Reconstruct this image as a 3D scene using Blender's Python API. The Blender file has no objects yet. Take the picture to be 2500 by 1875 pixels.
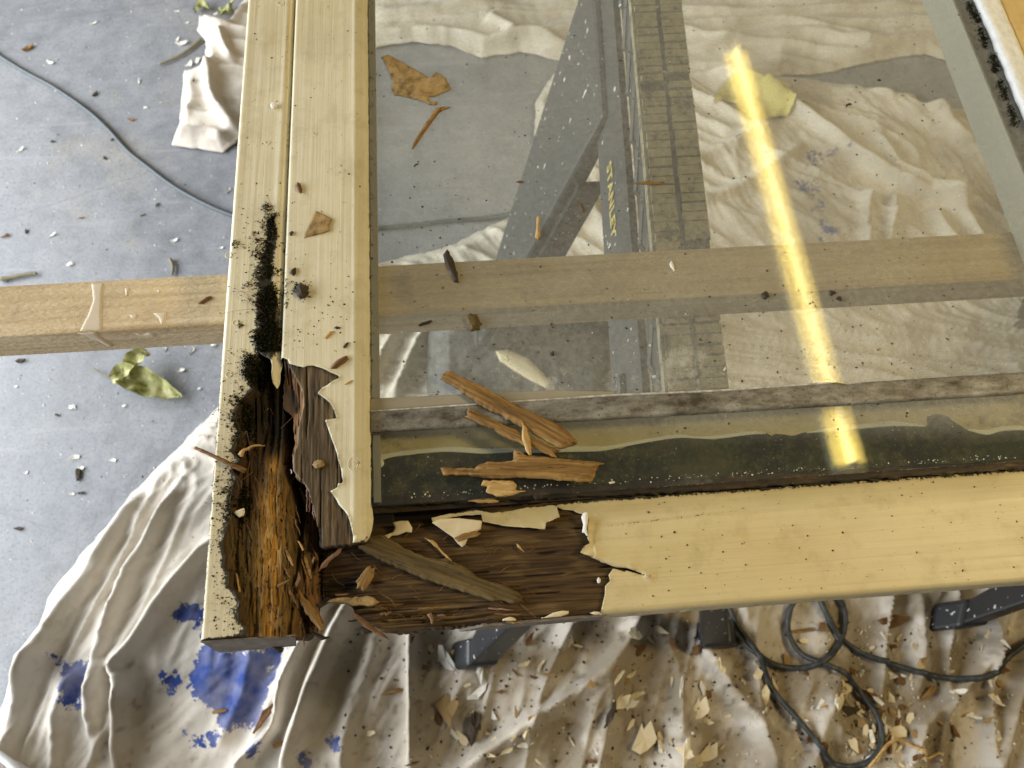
import bpy, math, random
import numpy as np

random.seed(7)
rng = np.random.RandomState(11)
scene = bpy.context.scene

# ------------------------------------------------------------------ camera
F_PX, PW, PH = 1878.0, 2500.0, 1875.0
_d1 = np.array([872 - 1250, -3580 - 937.5, F_PX]); _d1 /= np.linalg.norm(_d1)
_d2 = np.array([36000, -.063 * 36000, F_PX]); _d2 -= _d1 * (_d2 @ _d1); _d2 /= np.linalg.norm(_d2)
CM = np.array([_d2, _d1, np.cross(_d2, _d1)])          # camera (right, down, forward) -> world
ZF = 0.90                                              # top face of the door frame
CAM = np.array([0, 0, ZF + .6 * -(CM @ [0, 0, 1])[2]])
cam = bpy.data.cameras.new('camera'); camo = bpy.data.objects.new('camera', cam)
scene.collection.objects.link(camo); scene.camera = camo
from mathutils import Matrix, Vector
_r, _u, _b = CM @ [1, 0, 0], CM @ [0, -1, 0], CM @ [0, 0, -1]
camo.matrix_world = Matrix(((_r[0], _u[0], _b[0], CAM[0]), (_r[1], _u[1], _b[1], CAM[1]), (_r[2], _u[2], _b[2], CAM[2]), (0, 0, 0, 1)))
cam.sensor_width = 36; cam.lens = 36 * F_PX / PW; cam.clip_start = .02; cam.clip_end = 60
cam.dof.use_dof = True; cam.dof.focus_distance = .60; cam.dof.aperture_fstop = 10.5

# ------------------------------------------------------------------ world, lights, exposure
w = bpy.data.worlds.new('World'); scene.world = w; w.use_nodes = True
bg = w.node_tree.nodes['Background']; bg.inputs[0].default_value = (1.0, .94, .82, 1); bg.inputs[1].default_value = .11
def area(name, loc, target, sx, sy, power, col):
    l = bpy.data.lights.new(name, 'AREA'); l.shape = 'RECTANGLE'; l.size = sx; l.size_y = sy; l.energy = power; l.color = col
    o = bpy.data.objects.new(name, l); scene.collection.objects.link(o); o.location = loc
    o.rotation_euler = (Vector(target) - Vector(loc)).to_track_quat('-Z', 'Y').to_euler()
    return o
area('daylight_from_open_garage_door', (-2.5, .55, 1.15), (.0, .35, .45), 3.3, 1.9, 245, (.90, .95, 1.0))
area('added_warm_fill', (1.75, .22, 2.35), (.3, .25, .6), .4, .4, 33, (1.0, .79, .42))  # unseen light added to warm the rail; the tube alone is too weak
vs = scene.view_settings
vs.view_transform = 'Standard'; vs.look = 'None'; vs.exposure = -0.20; vs.gamma = 1.0; vs.use_curve_mapping = False
scene.render.engine = 'CYCLES'
cy = scene.cycles
cy.use_denoising = True
cy.max_bounces = 10; cy.transparent_max_bounces = 24; cy.diffuse_bounces = 4; cy.glossy_bounces = 4
cy.sample_clamp_indirect = 6.0; cy.caustics_reflective = False; cy.caustics_refractive = False

# ------------------------------------------------------------------ helpers
def U(px, py, z=ZF):
    """photo pixel -> world x, y on the horizontal plane z"""
    px = np.asarray(px, float); py = np.asarray(py, float)
    a, b = px - PW / 2, py - PH / 2
    r = [CM[i, 0] * a + CM[i, 1] * b + CM[i, 2] * F_PX for i in range(3)]
    t = (z - CAM[2]) / r[2]
    return CAM[0] + r[0] * t, CAM[1] + r[1] * t
def UP(pts, z=ZF):
    a = np.array(pts, float); x, y = U(a[:, 0], a[:, 1], z); return np.stack([x, y], 1)
def PX(x, y, z=ZF):
    d = [x - CAM[0], y - CAM[1], z - CAM[2]]
    c = [CM[0, i] * d[0] + CM[1, i] * d[1] + CM[2, i] * d[2] for i in range(3)]
    return PW / 2 + F_PX * c[0] / c[2], PH / 2 + F_PX * c[1] / c[2]
def crop(pts, x0, y0, s):
    return [(x0 + s * a, y0 + s * b) for a, b in pts]
def sstep(a, b, x):
    t = np.clip((x - a) / (b - a), 0, 1); return t * t * (3 - 2 * t)
_tabs = {}
def vn(x, y, seed=0):
    if seed not in _tabs: _tabs[seed] = np.random.RandomState(seed + 100).rand(256, 256)
    T = _tabs[seed]
    x = np.asarray(x, float); y = np.asarray(y, float)
    xi = np.floor(x).astype(int); yi = np.floor(y).astype(int); fx = x - xi; fy = y - yi
    fx = fx * fx * (3 - 2 * fx); fy = fy * fy * (3 - 2 * fy)
    g = lambda i, j: T[i & 255, j & 255]
    return (g(xi, yi) * (1 - fx) + g(xi + 1, yi) * fx) * (1 - fy) + (g(xi, yi + 1) * (1 - fx) + g(xi + 1, yi + 1) * fx) * fy
def fbm(x, y, seed=0, o=4):
    s = 0; a = .5; t = 0
    for k in range(o):
        s = s + a * vn(x * 2 ** k, y * 2 ** k, seed + k); t += a; a *= .5
    return s / t
COL = scene.collection
def put(o, parent=None):
    COL.objects.link(o)
    if parent is not None: o.parent = parent
    return o
def tag(o, label=None, cat=None, group=None, kind=None):
    if label: o['label'] = label
    if cat: o['category'] = cat
    if group: o['group'] = group
    if kind: o['kind'] = kind
    return o
def empty(name, loc, label, cat, group=None):
    o = bpy.data.objects.new(name, None); o.location = loc; o.empty_display_size = .05
    COL.objects.link(o); tag(o, label, cat, group); return o
def mesh_from(name, V, quads=None, tris=None, smooth=True, attrs=None):
    me = bpy.data.meshes.new(name)
    V = np.asarray(V, np.float32)
    quads = np.zeros((0, 4), int) if quads is None else np.asarray(quads, int)
    tris = np.zeros((0, 3), int) if tris is None else np.asarray(tris, int)
    me.vertices.add(len(V)); me.vertices.foreach_set('co', V.ravel())
    nl = quads.size + tris.size
    me.loops.add(nl); me.loops.foreach_set('vertex_index', np.concatenate([quads.ravel(), tris.ravel()]).astype(np.int32))
    npoly = len(quads) + len(tris); me.polygons.add(npoly)
    st = np.concatenate([np.arange(len(quads)) * 4, len(quads) * 4 + np.arange(len(tris)) * 3]).astype(np.int32)
    me.polygons.foreach_set('loop_start', st)
    me.polygons.foreach_set('use_smooth', np.full(npoly, smooth, bool))
    if attrs:
        for k, a in attrs.items():
            a = np.asarray(a, np.float32)
            if a.ndim == 2:
                if a.shape[1] == 3: a = np.concatenate([a, np.ones((len(a), 1), np.float32)], 1)
                at = me.attributes.new(k, 'FLOAT_COLOR', 'POINT'); at.data.foreach_set('color', a.ravel())
            else:
                at = me.attributes.new(k, 'FLOAT', 'POINT'); at.data.foreach_set('value', a)
    me.update(calc_edges=True); me.validate()
    return me
def mk(name, V, quads=None, tris=None, mat=None, parent=None, smooth=True, attrs=None, sharp=None):
    """one mesh object; vertices given in world space, origin moved to the base of the object"""
    V = np.asarray(V, float)
    if parent is None:
        base = np.array([V[:, 0].mean(), V[:, 1].mean(), V[:, 2].min()])
    else: base = np.array(parent.location) if parent.parent is None else np.array(parent['_w'])
    me = mesh_from(name, V - base, quads, tris, smooth, attrs)
    o = bpy.data.objects.new(name, me)
    if parent is None: o.location = base
    o['_w'] = [float(v) for v in base]
    put(o, parent)
    if mat: me.materials.append(mat)
    if sharp: me.set_sharp_from_angle(angle=math.radians(sharp))
    return o
def boxes(bl):
    """list of (x0,x1,y0,y1,z0,z1) -> V, quads"""
    V = []; Q = []
    for (x0, x1, y0, y1, z0, z1) in bl:
        n = len(V)
        V += [(x0, y0, z0), (x1, y0, z0), (x1, y1, z0), (x0, y1, z0), (x0, y0, z1), (x1, y0, z1), (x1, y1, z1), (x0, y1, z1)]
        Q += [[n + i for i in q] for q in ((3, 2, 1, 0), (4, 5, 6, 7), (0, 1, 5, 4), (1, 2, 6, 5), (2, 3, 7, 6), (3, 0, 4, 7))]
    return np.array(V, float), np.array(Q)
def bevel(o, wd, seg=2):
    m = o.modifiers.new('bevel', 'BEVEL'); m.width = wd; m.segments = seg; m.limit_method = 'ANGLE'; return o
def hexa(p):
    """8 corner points (bottom 4 ccw, top 4 ccw) -> V, quads"""
    return np.array(p, float), np.array([(3, 2, 1, 0), (4, 5, 6, 7), (0, 1, 5, 4), (1, 2, 6, 5), (2, 3, 7, 6), (3, 0, 4, 7)])
def catmull(P, n=8):
    P = np.asarray(P, float); Q = np.vstack([2 * P[0] - P[1], P, 2 * P[-1] - P[-2]]); out = []
    for i in range(1, len(Q) - 2):
        for t in np.arange(n) / n:
            a, b, c, d = Q[i - 1], Q[i], Q[i + 1], Q[i + 2]
            out.append(.5 * (2 * b + (c - a) * t + (2 * a - 5 * b + 4 * c - d) * t * t + (3 * b - a - 3 * c + d) * t ** 3))
    out.append(P[-1]); return np.array(out)
def sweep(P, rad, n=8, closed_ends=True):
    P = np.asarray(P, float); m = len(P); rad = np.broadcast_to(rad, (m,))
    T = np.gradient(P, axis=0); T /= np.linalg.norm(T, axis=1)[:, None] + 1e-12
    up = np.array([0, 0, 1.]) if abs(T[:, 2]).mean() < .8 else np.array([1., 0, 0])
    A = np.cross(T, up); A /= np.linalg.norm(A, axis=1)[:, None] + 1e-12
    B = np.cross(A, T)
    th = np.arange(n) / n * 2 * math.pi
    V = P[:, None] + rad[:, None, None] * (np.cos(th)[None, :, None] * A[:, None] + np.sin(th)[None, :, None] * B[:, None])
    V = V.reshape(-1, 3)
    i = np.arange(m - 1)[:, None] * n; j = np.arange(n)[None]
    q = np.stack([i + j, i + (j + 1) % n, i + n + (j + 1) % n, i + n + j], -1).reshape(-1, 4)
    V = np.vstack([V, P[:1], P[-1:]]); c0, c1 = m * n, m * n + 1
    t = [(c0, (k + 1) % n, k) for k in range(n)] + [(c1, (m - 1) * n + k, (m - 1) * n + (k + 1) % n) for k in range(n)]
    return V, q, np.array(t)
def join(parts):
    V = []; Q = []; T = []; n = 0
    for p in parts:
        v, q, t = (list(p) + [None, None])[:3]
        V.append(v)
        if q is not None and len(q): Q.append(np.asarray(q) + n)
        if t is not None and len(t): T.append(np.asarray(t) + n)
        n += len(v)
    return np.vstack(V), (np.vstack(Q) if Q else None), (np.vstack(T) if T else None)
def inside(poly, x, y):
    r = np.zeros(x.shape, bool); n = len(poly)
    for i in range(n):
        x1, y1 = poly[i]; x2, y2 = poly[(i + 1) % n]
        if y1 == y2: continue
        c = ((y1 > y) != (y2 > y)) & (x < (x2 - x1) * (y - y1) / (y2 - y1) + x1)
        r ^= c
    return r
def closest(poly, x, y, ring=True):
    best = np.full(x.shape, 1e9); cx = np.zeros(x.shape); cyy = np.zeros(x.shape); n = len(poly)
    for i in range(n if ring else n - 1):
        x1, y1 = poly[i]; x2, y2 = poly[(i + 1) % n]; dx, dy = x2 - x1, y2 - y1
        t = np.clip(((x - x1) * dx + (y - y1) * dy) / (dx * dx + dy * dy + 1e-18), 0, 1)
        qx, qy = x1 + t * dx, y1 + t * dy; d = (x - qx) ** 2 + (y - qy) ** 2
        m = d < best; best = np.where(m, d, best); cx = np.where(m, qx, cx); cyy = np.where(m, qy, cyy)
    return np.sqrt(best), cx, cyy
def relief(poly, res, ztop, zbot, attrs=None, bottom=True, rag=0.0, ragf=700., seed=3):
    """solid with outline poly (world xy) on a fine grid; ztop(x,y,sd) heights; zbot(x,y,z) or float"""
    poly = np.asarray(poly, float)
    if rag:   # ragged outline: add points along the edges and jitter them
        P = []
        for i in range(len(poly)):
            a, b = poly[i], poly[(i + 1) % len(poly)]; k = max(1, int(np.linalg.norm(b - a) / (3.5 * res)))
            for t in range(k): P.append(a + (b - a) * t / k)
        P = np.array(P)
        P = P + rag * 2 * (np.stack([vn(P[:, 0] * ragf, P[:, 1] * ragf, seed), vn(P[:, 0] * ragf, P[:, 1] * ragf, seed + 9)], 1) - .5)
        poly = P
    x0, y0 = poly.min(0) - res; x1, y1 = poly.max(0) + res
    nx, ny = int((x1 - x0) / res) + 2, int((y1 - y0) / res) + 2
    X, Y = np.meshgrid(x0 + np.arange(nx) * res, y0 + np.arange(ny) * res, indexing='ij')
    m = inside(poly, (X + res / 2)[:-1, :-1], (Y + res / 2)[:-1, :-1])
    if not m.any(): m[m.shape[0] // 2, m.shape[1] // 2] = True
    ii, jj = np.nonzero(m)
    vid = lambda i, j: i * ny + j
    q = np.stack([vid(ii, jj), vid(ii + 1, jj), vid(ii + 1, jj + 1), vid(ii, jj + 1)], 1)
    used, inv = np.unique(q, return_inverse=True); q = inv.reshape(q.shape)
    x, y = X.ravel()[used], Y.ravel()[used]
    e = np.concatenate([q[:, [0, 1]], q[:, [1, 2]], q[:, [2, 3]], q[:, [3, 0]]])
    key = np.sort(e, 1); k = key[:, 0].astype(np.int64) * len(x) + key[:, 1]
    u, idx, cnt = np.unique(k, return_index=True, return_counts=True)
    be = e[idx[cnt == 1]]
    d, cx, cyy = closest(poly, x, y)
    bv = np.unique(be); snap = np.zeros(len(x), bool); snap[bv] = True; snap &= d < 1.5 * res
    x = np.where(snap, cx, x); y = np.where(snap, cyy, y); sd = np.where(snap, 0, d)
    z = ztop(x, y, sd) * np.ones_like(x); zb = (zbot(x, y, z) if callable(zbot) else np.full_like(z, zbot))
    n = len(x)
    V = np.concatenate([np.stack([x, y, z], 1), np.stack([x, y, zb], 1)])
    side = np.stack([be[:, 1], be[:, 0], be[:, 0] + n, be[:, 1] + n], 1)
    Q = [q, side]
    if bottom: Q.append(q[:, ::-1] + n)
    at = None
    if attrs:
        at = {}
        for kk, fn in attrs.items():
            a = fn(x, y, z, sd); at[kk] = np.concatenate([a, a])
    return V, np.vstack(Q), at

# ------------------------------------------------------------------ materials
class NT:
    def __init__(s, name):
        s.m = bpy.data.materials.new(name); s.m.use_nodes = True; s.t = s.m.node_tree
        s.p = s.t.nodes['Principled BSDF']; s.out = s.t.nodes['Material Output']
        s.tc = s.t.nodes.new('ShaderNodeTexCoord')
    def n(s, typ, **kw):
        nd = s.t.nodes.new(typ)
        for k, v in kw.items(): setattr(nd, k, v)
        return nd
    def l(s, a, b): s.t.links.new(a, b)
    def setv(s, sock, v):
        if hasattr(v, 'is_output'): s.l(v, sock)
        elif isinstance(v, (tuple, list)) and len(v) == 3 and sock.type == 'RGBA': sock.default_value = (*v, 1)
        else: sock.default_value = v
    def vec(s, scale=(1, 1, 1), rot=(0, 0, 0), coord='Object'):
        mp = s.n('ShaderNodeMapping'); s.l(s.tc.outputs[coord], mp.inputs[0]); mp.inputs['Scale'].default_value = scale; mp.inputs['Rotation'].default_value = rot
        return mp.outputs[0]
    def noise(s, scale, detail=3, rough=.55, vec=None, dist=0):
        nd = s.n('ShaderNodeTexNoise'); nd.inputs['Scale'].default_value = scale; nd.inputs['Detail'].default_value = detail
        nd.inputs['Roughness'].default_value = rough; nd.inputs['Distortion'].default_value = dist
        s.l(vec if vec is not None else s.tc.outputs['Object'], nd.inputs['Vector']); return nd.outputs[0]
    def voro(s, scale, vec=None, feature='F1', out='Distance', rnd=1):
        nd = s.n('ShaderNodeTexVoronoi'); nd.feature = feature; nd.inputs['Scale'].default_value = scale; nd.inputs['Randomness'].default_value = rnd
        s.l(vec if vec is not None else s.tc.outputs['Object'], nd.inputs['Vector']); return nd.outputs[out]
    def ramp(s, fac, stops, interp='LINEAR'):
        nd = s.n('ShaderNodeValToRGB'); nd.color_ramp.interpolation = interp; cr = nd.color_ramp
        while len(cr.elements) < len(stops): cr.elements.new(.5)
        for e, (p, c) in zip(cr.elements, stops):
            e.position = p; e.color = (*(c if isinstance(c, tuple) else (c, c, c)), 1)
        s.l(fac, nd.inputs[0]); return nd.outputs[0]
    def mix(s, fac, a, b, blend='MIX'):
        nd = s.n('ShaderNodeMix', data_type='RGBA', blend_type=blend)
        s.setv(nd.inputs[0], fac); s.setv(nd.inputs[6], a); s.setv(nd.inputs[7], b); return nd.outputs[2]
    def math(s, op, a, b=0.0, c=None, clamp=False):
        nd = s.n('ShaderNodeMath', operation=op, use_clamp=clamp); s.setv(nd.inputs[0], a); s.setv(nd.inputs[1], b)
        if c is not None: s.setv(nd.inputs[2], c)
        return nd.outputs[0]
    def attr(s, name, out='Color'):
        nd = s.n('ShaderNodeAttribute', attribute_name=name); return nd.outputs[out]
    def bump(s, h, strength=.5, dist=.001, prev=None):
        nd = s.n('ShaderNodeBump'); nd.inputs['Strength'].default_value = strength; nd.inputs['Distance'].default_value = dist
        s.l(h, nd.inputs['Height'])
        if prev is not None: s.l(prev, nd.inputs['Normal'])
        return nd.outputs[0]
    def done(s, col=None, rough=None, normal=None, spec=None, **kw):
        p = s.p.inputs
        if col is not None: s.setv(p['Base Color'], col)
        if rough is not None: s.setv(p['Roughness'], rough)
        if normal is not None: s.l(normal, p['Normal'])
        if spec is not None: p['Specular IOR Level'].default_value = spec
        for k, v in kw.items(): s.setv(p[k], v)
        return s.m

def paint_mat(name, base, axis, specks=.5):
    n = NT(name)
    cr, al = 640., 9.
    sc = (cr, al, 60) if axis == 'y' else (al, cr, 60)
    st = n.noise(1, 4, .6, n.vec(sc))
    st2 = n.noise(1, 2, .5, n.vec((sc[0] * .25, sc[1] * .4, 30)))
    big = n.noise(14, 4, .6)
    c = n.mix(n.ramp(big, [(.35, 0.), (.7, 1.)]), tuple(b * .93 for b in base), tuple(min(1, b * 1.05) for b in base))
    c = n.mix(n.ramp(st, [(.30, .24), (.50, 0.)]), c, (base[0] * .74, base[1] * .69, base[2] * .52))
    # grime carried by the dirt attribute and free specks
    sp = n.noise(560, 2, .5, n.vec((1, .55, 1) if axis == 'y' else (.55, 1, 1)))
    sp = n.math('MULTIPLY', n.ramp(sp, [(.72, 0.), (.76, 1.)]), n.ramp(n.noise(45, 2), [(.35, 0.), (.55, specks)]))
    dirt = n.attr('dirt', 'Fac')
    g = n.noise(420, 5, .7)
    dm = n.math('ADD', n.math('MULTIPLY', dirt, 1.25), n.math('MULTIPLY', n.math('SUBTRACT', g, .5), 1.7))
    dm = n.ramp(dm, [(.58, 0.), (.72, 1.)])
    soft = n.math('MULTIPLY', dirt, .45, clamp=True)
    yl = n.ramp(n.noise(5.5, 5, .65, n.vec((1, .5, 1) if axis == 'y' else (.5, 1, 1))), [(.48, 0.), (.72, .5)]); c = n.mix(yl, c, (base[0] * .80, base[1] * .70, base[2] * .50))
    sm = n.ramp(n.noise(38, 6, .7), [(.52, 0.), (.78, .62)]); c = n.mix(sm, c, (base[0] * .60, base[1] * .55, base[2] * .42))
    c = n.mix(soft, c, (.30, .235, .10))
    c = n.mix(sp, c, (.07, .05, .025)); c = n.mix(dm, c, (.032, .026, .012))
    nb = n.bump(st, .42, .0005); nb = n.bump(st2, .55, .0012, nb)
    nb = n.bump(n.voro(95, n.vec((1, .8, 1))), .05, .002, nb)
    return n.done(c, n.ramp(st2, [(.3, .42), (.7, .58)]), nb, .45)
CREAM = (.71, .645, .455)
M = {}
M['paint_y'] = paint_mat('cream_paint_brushed_along_stile', CREAM, 'y')
M['paint_x'] = paint_mat('cream_paint_brushed_along_rail', (.68, .57, .32), 'x')
n = NT('paint_flake'); c = n.mix(n.noise(160, 4), (.62, .50, .30), (.76, .66, .44)); c = n.mix(n.ramp(n.noise(600, 2), [(.70, 0.), (.76, .8)]), c, (.08, .05, .02))
M['flake'] = n.done(c, .55, n.bump(n.noise(240, 3), .25, .001))
n = NT('paint_flake_back'); v = n.noise(120, 5, .7); c = n.ramp(v, [(.3, (.055, .035, .012)), (.48, (.30, .19, .065)), (.7, (.47, .32, .13))])
c = n.mix(n.ramp(n.noise(900, 2), [(.62, 0.), (.68, .7)]), c, (.05, .03, .01))
M['flake_tan'] = n.done(c, .75, n.bump(v, .3, .001))
n = NT('white_flake'); c = n.mix(n.noise(100, 3), (.72, .68, .58), (.82, .80, .74)); M['white'] = n.done(c, .6, n.bump(n.noise(300, 3), .3, .001))

def vc_wood(name, sc, rough=.8):
    n = NT(name); a = n.attr('col')
    f = n.noise(1, 4, .65, n.vec(sc)); c = n.mix(n.ramp(f, [(.3, .55), (.62, 0.)]), a, n.mix(1.0, a, (.38, .32, .26), 'MULTIPLY'))
    return n.done(c, rough, n.bump(f, .5, .0006), .3)
M['wood_vc'] = vc_wood('decayed_wood_grain_along_stile', (800, 60, 300)); M['wood_vcx'] = vc_wood('decayed_wood_grain_along_rail', (60, 800, 300))
def wood(name, c0, c1, c2, cross=420., along=22., rough=.72, bump=.5):
    n = NT(name); v = n.noise(1, 5, .62, n.vec((along, cross, cross))); b = n.noise(1, 2, .5, n.vec((along * .6, cross * .12, cross * .12)))
    f = n.math('ADD', n.math('MULTIPLY', v, .65), n.math('MULTIPLY', b, .35))
    c = n.ramp(f, [(.34, c0), (.5, c1), (.66, c2)])
    c = n.mix(n.ramp(n.noise(1, 3, .6, n.vec((90, 500, 500))), [(.60, 0.), (.70, .85)]), c, tuple(k * .35 for k in c0))
    return n.done(c, rough, n.bump(v, bump, .0008), .35)
M['gold_wood'] = wood('golden_split_wood', (.080, .038, .010), (.27, .150, .042), (.44, .275, .095), 320.)
M['brown_wood'] = wood('brown_splinter_wood', (.055, .026, .009), (.17, .080, .026), (.30, .16, .06))
M['olive_wood'] = wood('olive_dirty_wood', (.045, .030, .009), (.115, .076, .024), (.19, .13, .052))
M['pink_wood'] = wood('pinkish_fibre_wood', (.12, .06, .035), (.27, .15, .09), (.40, .25, .16))
M['dark_bark'] = wood('dark_bark', (.012, .009, .006), (.045, .030, .017), (.12, .085, .05))
M['straw'] = wood('straw_splinter', (.30, .17, .05), (.52, .33, .12), (.66, .46, .2))

n = NT('planed_pine'); v = n.noise(1, 5, .6, n.vec((7, 190, 190))); bnd = n.noise(1, 2, .5, n.vec((1.2, 60, 60)), 1.2)
c = n.ramp(n.math('ADD', n.math('MULTIPLY', v, .5), n.math('MULTIPLY', bnd, .5)), [(.34, (.47, .335, .18)), (.5, (.62, .485, .30)), (.64, (.70, .57, .38))])
c = n.mix(n.ramp(n.noise(30, 3), [(.5, 0.), (.75, .35)]), c, (.33, .25, .16))
saw = n.noise(1, 3, .6, n.vec((160, 420, 420)))
M['pine'] = n.done(c, .8, n.bump(saw, .8, .0016, n.bump(v, .5, .001)), .25)
n = NT('drip_paint'); M['drip'] = n.done(n.mix(n.noise(90, 3), (.58, .48, .34), (.66, .56, .42)), .6)

n = NT('concrete_floor')
big = n.noise(2.3, 5, .6); md = n.noise(16, 6, .68); fn = n.noise(180, 5, .7)
c = n.ramp(n.math('ADD', n.math('MULTIPLY', big, .45), n.math('MULTIPLY', md, .55)), [(.30, (.165, .170, .182)), (.5, (.262, .267, .282)), (.7, (.345, .348, .358))])
c = n.mix(n.ramp(n.noise(5.5, 5, .65, None, .4), [(.55, 0.), (.72, .55)]), c, (.34, .305, .255))
c = n.mix(n.ramp(fn, [(.32, .6), (.50, 0.)]), c, (.12, .125, .135))
c = n.mix(n.ramp(n.noise(75, 3, .6), [(.68, 0.), (.75, .6)]), c, (.13, .12, .11))
c = n.mix(n.ramp(n.noise(120, 2, .5, n.vec((1, 1, 1), (0, 0, .7))), [(.72, 0.), (.76, .8)]), c, (.62, .63, .64))
crk = n.voro(1.15, n.vec((1, 1, 1), (0, 0, .5)), 'DISTANCE_TO_EDGE')
c = n.mix(n.ramp(crk, [(.0, .38), (.004, 0.)]), c, (.17, .17, .18))
sc1 = n.ramp(n.noise(1, 3, .6, n.vec((3, 40, 1), (0, 0, .9))), [(.60, 0.), (.72, .35)]); c = n.mix(sc1, c, (.40, .40, .41))
M['floor'] = n.done(c, n.ramp(md, [(.3, .34), (.7, .56)]), n.bump(fn, .25, .0015, n.bump(md, .2, .004)), .5)

n = NT('dust_sheet_cotton')
a = n.attr('col'); wv = n.noise(700, 2, .5); st = n.noise(26, 6, .7)
c = n.mix(n.ramp(st, [(.5, 0.), (.78, .5)]), a, n.mix(1.0, a, (.55, .48, .38), 'MULTIPLY'))
bm = n.math('ADD', n.attr('blue', 'Fac'), n.math('MULTIPLY', n.math('SUBTRACT', n.noise(34, 7, .78), .5), 2.3))
thin = n.ramp(n.noise(20, 4), [(.35, .72), (.6, 1.)])
bf = n.math('MULTIPLY', n.ramp(bm, [(.53, 0.), (.56, 1.)]), thin)
c = n.mix(bf, c, n.mix(n.noise(35, 3), (.020, .045, .19), (.035, .075, .29)))
wr = n.noise(55, 5, .62, None, .8)
M['cloth'] = n.done(c, .92, n.bump(wr, .32, .004, n.bump(wv, .5, .001)), .2, **{'Sheen Weight': .15})

n = NT('black_cable_rubber'); M['cable'] = n.done(n.mix(n.ramp(n.noise(90, 4), [(.45, 0.), (.75, .6)]), (.022, .026, .026), (.10, .10, .095)), .5, n.bump(n.noise(300, 2), .2, .001))
n = NT('grey_cable'); M['cable_grey'] = n.done(n.mix(n.noise(60, 3), (.045, .055, .06), (.10, .115, .12)), .45)
n = NT('moss'); g = n.noise(500, 3); c = n.ramp(g, [(.35, (.006, .005, .002)), (.55, (.022, .021, .007)), (.75, (.07, .065, .018))]); M['moss'] = n.done(c, .95, None, .15)
n = NT('moss_stalk'); M['stalk'] = n.done((.10, .045, .02), .6)
n = NT('dark_crumb'); M['crumb'] = n.done(n.mix(n.noise(200, 2), (.012, .010, .007), (.075, .05, .025)), .85)
n = NT('pale_crumb'); M['pale_crumb'] = n.done((.66, .58, .42), .75)
n = NT('green_leaf'); v = n.noise(40, 4); c = n.ramp(v, [(.3, (.10, .105, .022)), (.48, (.33, .33, .12)), (.66, (.56, .53, .29))])
M['leaf'] = n.done(c, .6, n.bump(n.noise(160, 3), .4, .002), .4)
n = NT('yellow_leaf'); M['yleaf'] = n.done(n.mix(n.noise(40, 3), (.52, .45, .13), (.60, .53, .20)), .8)
n = NT('twig'); M['twig'] = n.done(n.mix(n.noise(120, 3), (.12, .10, .055), (.30, .26, .16)), .8)
n = NT('aluminium_strip'); st = n.noise(55, 6, .75, n.vec((.45, 1, 1))); c = n.ramp(st, [(.34, (.06, .048, .032)), (.48, (.19, .175, .145)), (.66, (.36, .35, .31))])
c = n.mix(n.ramp(n.noise(420, 3), [(.6, 0.), (.7, .8)]), c, (.04, .03, .018))
M['strip'] = n.done(c, .62, n.bump(n.noise(500, 3), .3, .0008), .4, Metallic=.25)
n = NT('sealant_white'); M['seal'] = n.done(n.mix(n.ramp(n.noise(120, 4), [(.45, 0.), (.75, .7)]), (.74, .73, .68), (.52, .53, .52)), .55, n.bump(n.noise(220, 3), .4, .002))
n = NT('sealant_under_glass'); M['seal2'] = n.done((.80, .78, .71), .6)
n = NT('grey_rebate_paint'); M['rebate_grey'] = n.done(n.mix(n.noise(20, 3), (.66, .64, .57), (.76, .73, .65)), .7)
n = NT('dark_gap'); M['gap'] = n.done(n.mix(n.noise(120, 3), (.035, .033, .027), (.10, .095, .08)), .8)
n = NT('rebate_cream_stained'); v = n.noise(28, 6, .7)
c = n.ramp(v, [(.30, (.17, .13, .055)), (.44, (.58, .48, .25)), (.7, (.72, .62, .37))]); M['rebate'] = n.done(c, .7)
n = NT('algae_film'); v = n.noise(70, 7, .75); b = n.noise(9, 3)
c = n.ramp(v, [(.32, (.003, .003, .0015)), (.47, (.014, .015, .004)), (.58, (.060, .060, .018)), (.72, (.22, .20, .10))])
c = n.mix(n.ramp(b, [(.48, 0.), (.64, .65)]), c, (.030, .046, .005)); c = n.mix(n.ramp(n.noise(600, 3), [(.68, 0.), (.74, .8)]), c, (.30, .28, .2))
c = n.mix(n.ramp(n.noise(16, 5, .7), [(.52, 0.), (.66, .7)]), c, (.10, .078, .030))
M['algae'] = n.done(c, .8, n.bump(v, .4, .001))
n = NT('sawhorse_plastic'); v = n.noise(150, 5, .7); c = n.mix(n.ramp(v, [(.4, .45), (.6, 0.)]), (.046, .048, .050), (.024, .025, .026))
c = n.mix(n.ramp(n.noise(90, 1, .4), [(.735, 0.), (.75, .9)]), c, (.62, .62, .6)); M['horse'] = n.done(c, .5, n.bump(v, .2, .001), .4)
n = NT('sawhorse_black'); c = n.mix(n.ramp(n.noise(110, 2, .4), [(.70, 0.), (.73, .9)]), (.016, .016, .017), (.5, .5, .5)); M['horse_black'] = n.done(c, .5)
n = NT('sawhorse_worn_top'); v = n.noise(75, 5, .7); c = n.ramp(v, [(.36, (.06, .055, .04)), (.46, (.27, .245, .165)), (.66, (.40, .365, .25))]); M['horse_top'] = n.done(c, .75, n.bump(v, .3, .001))
n = NT('yellow_lettering'); M['letter'] = n.done((.46, .37, .12), .7)
n = NT('lamp_white'); M['lampw'] = n.done((.85, .80, .62), .6)
n = NT('plastic_white'); M['plasticw'] = n.done((.8, .81, .82), .35)

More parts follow.
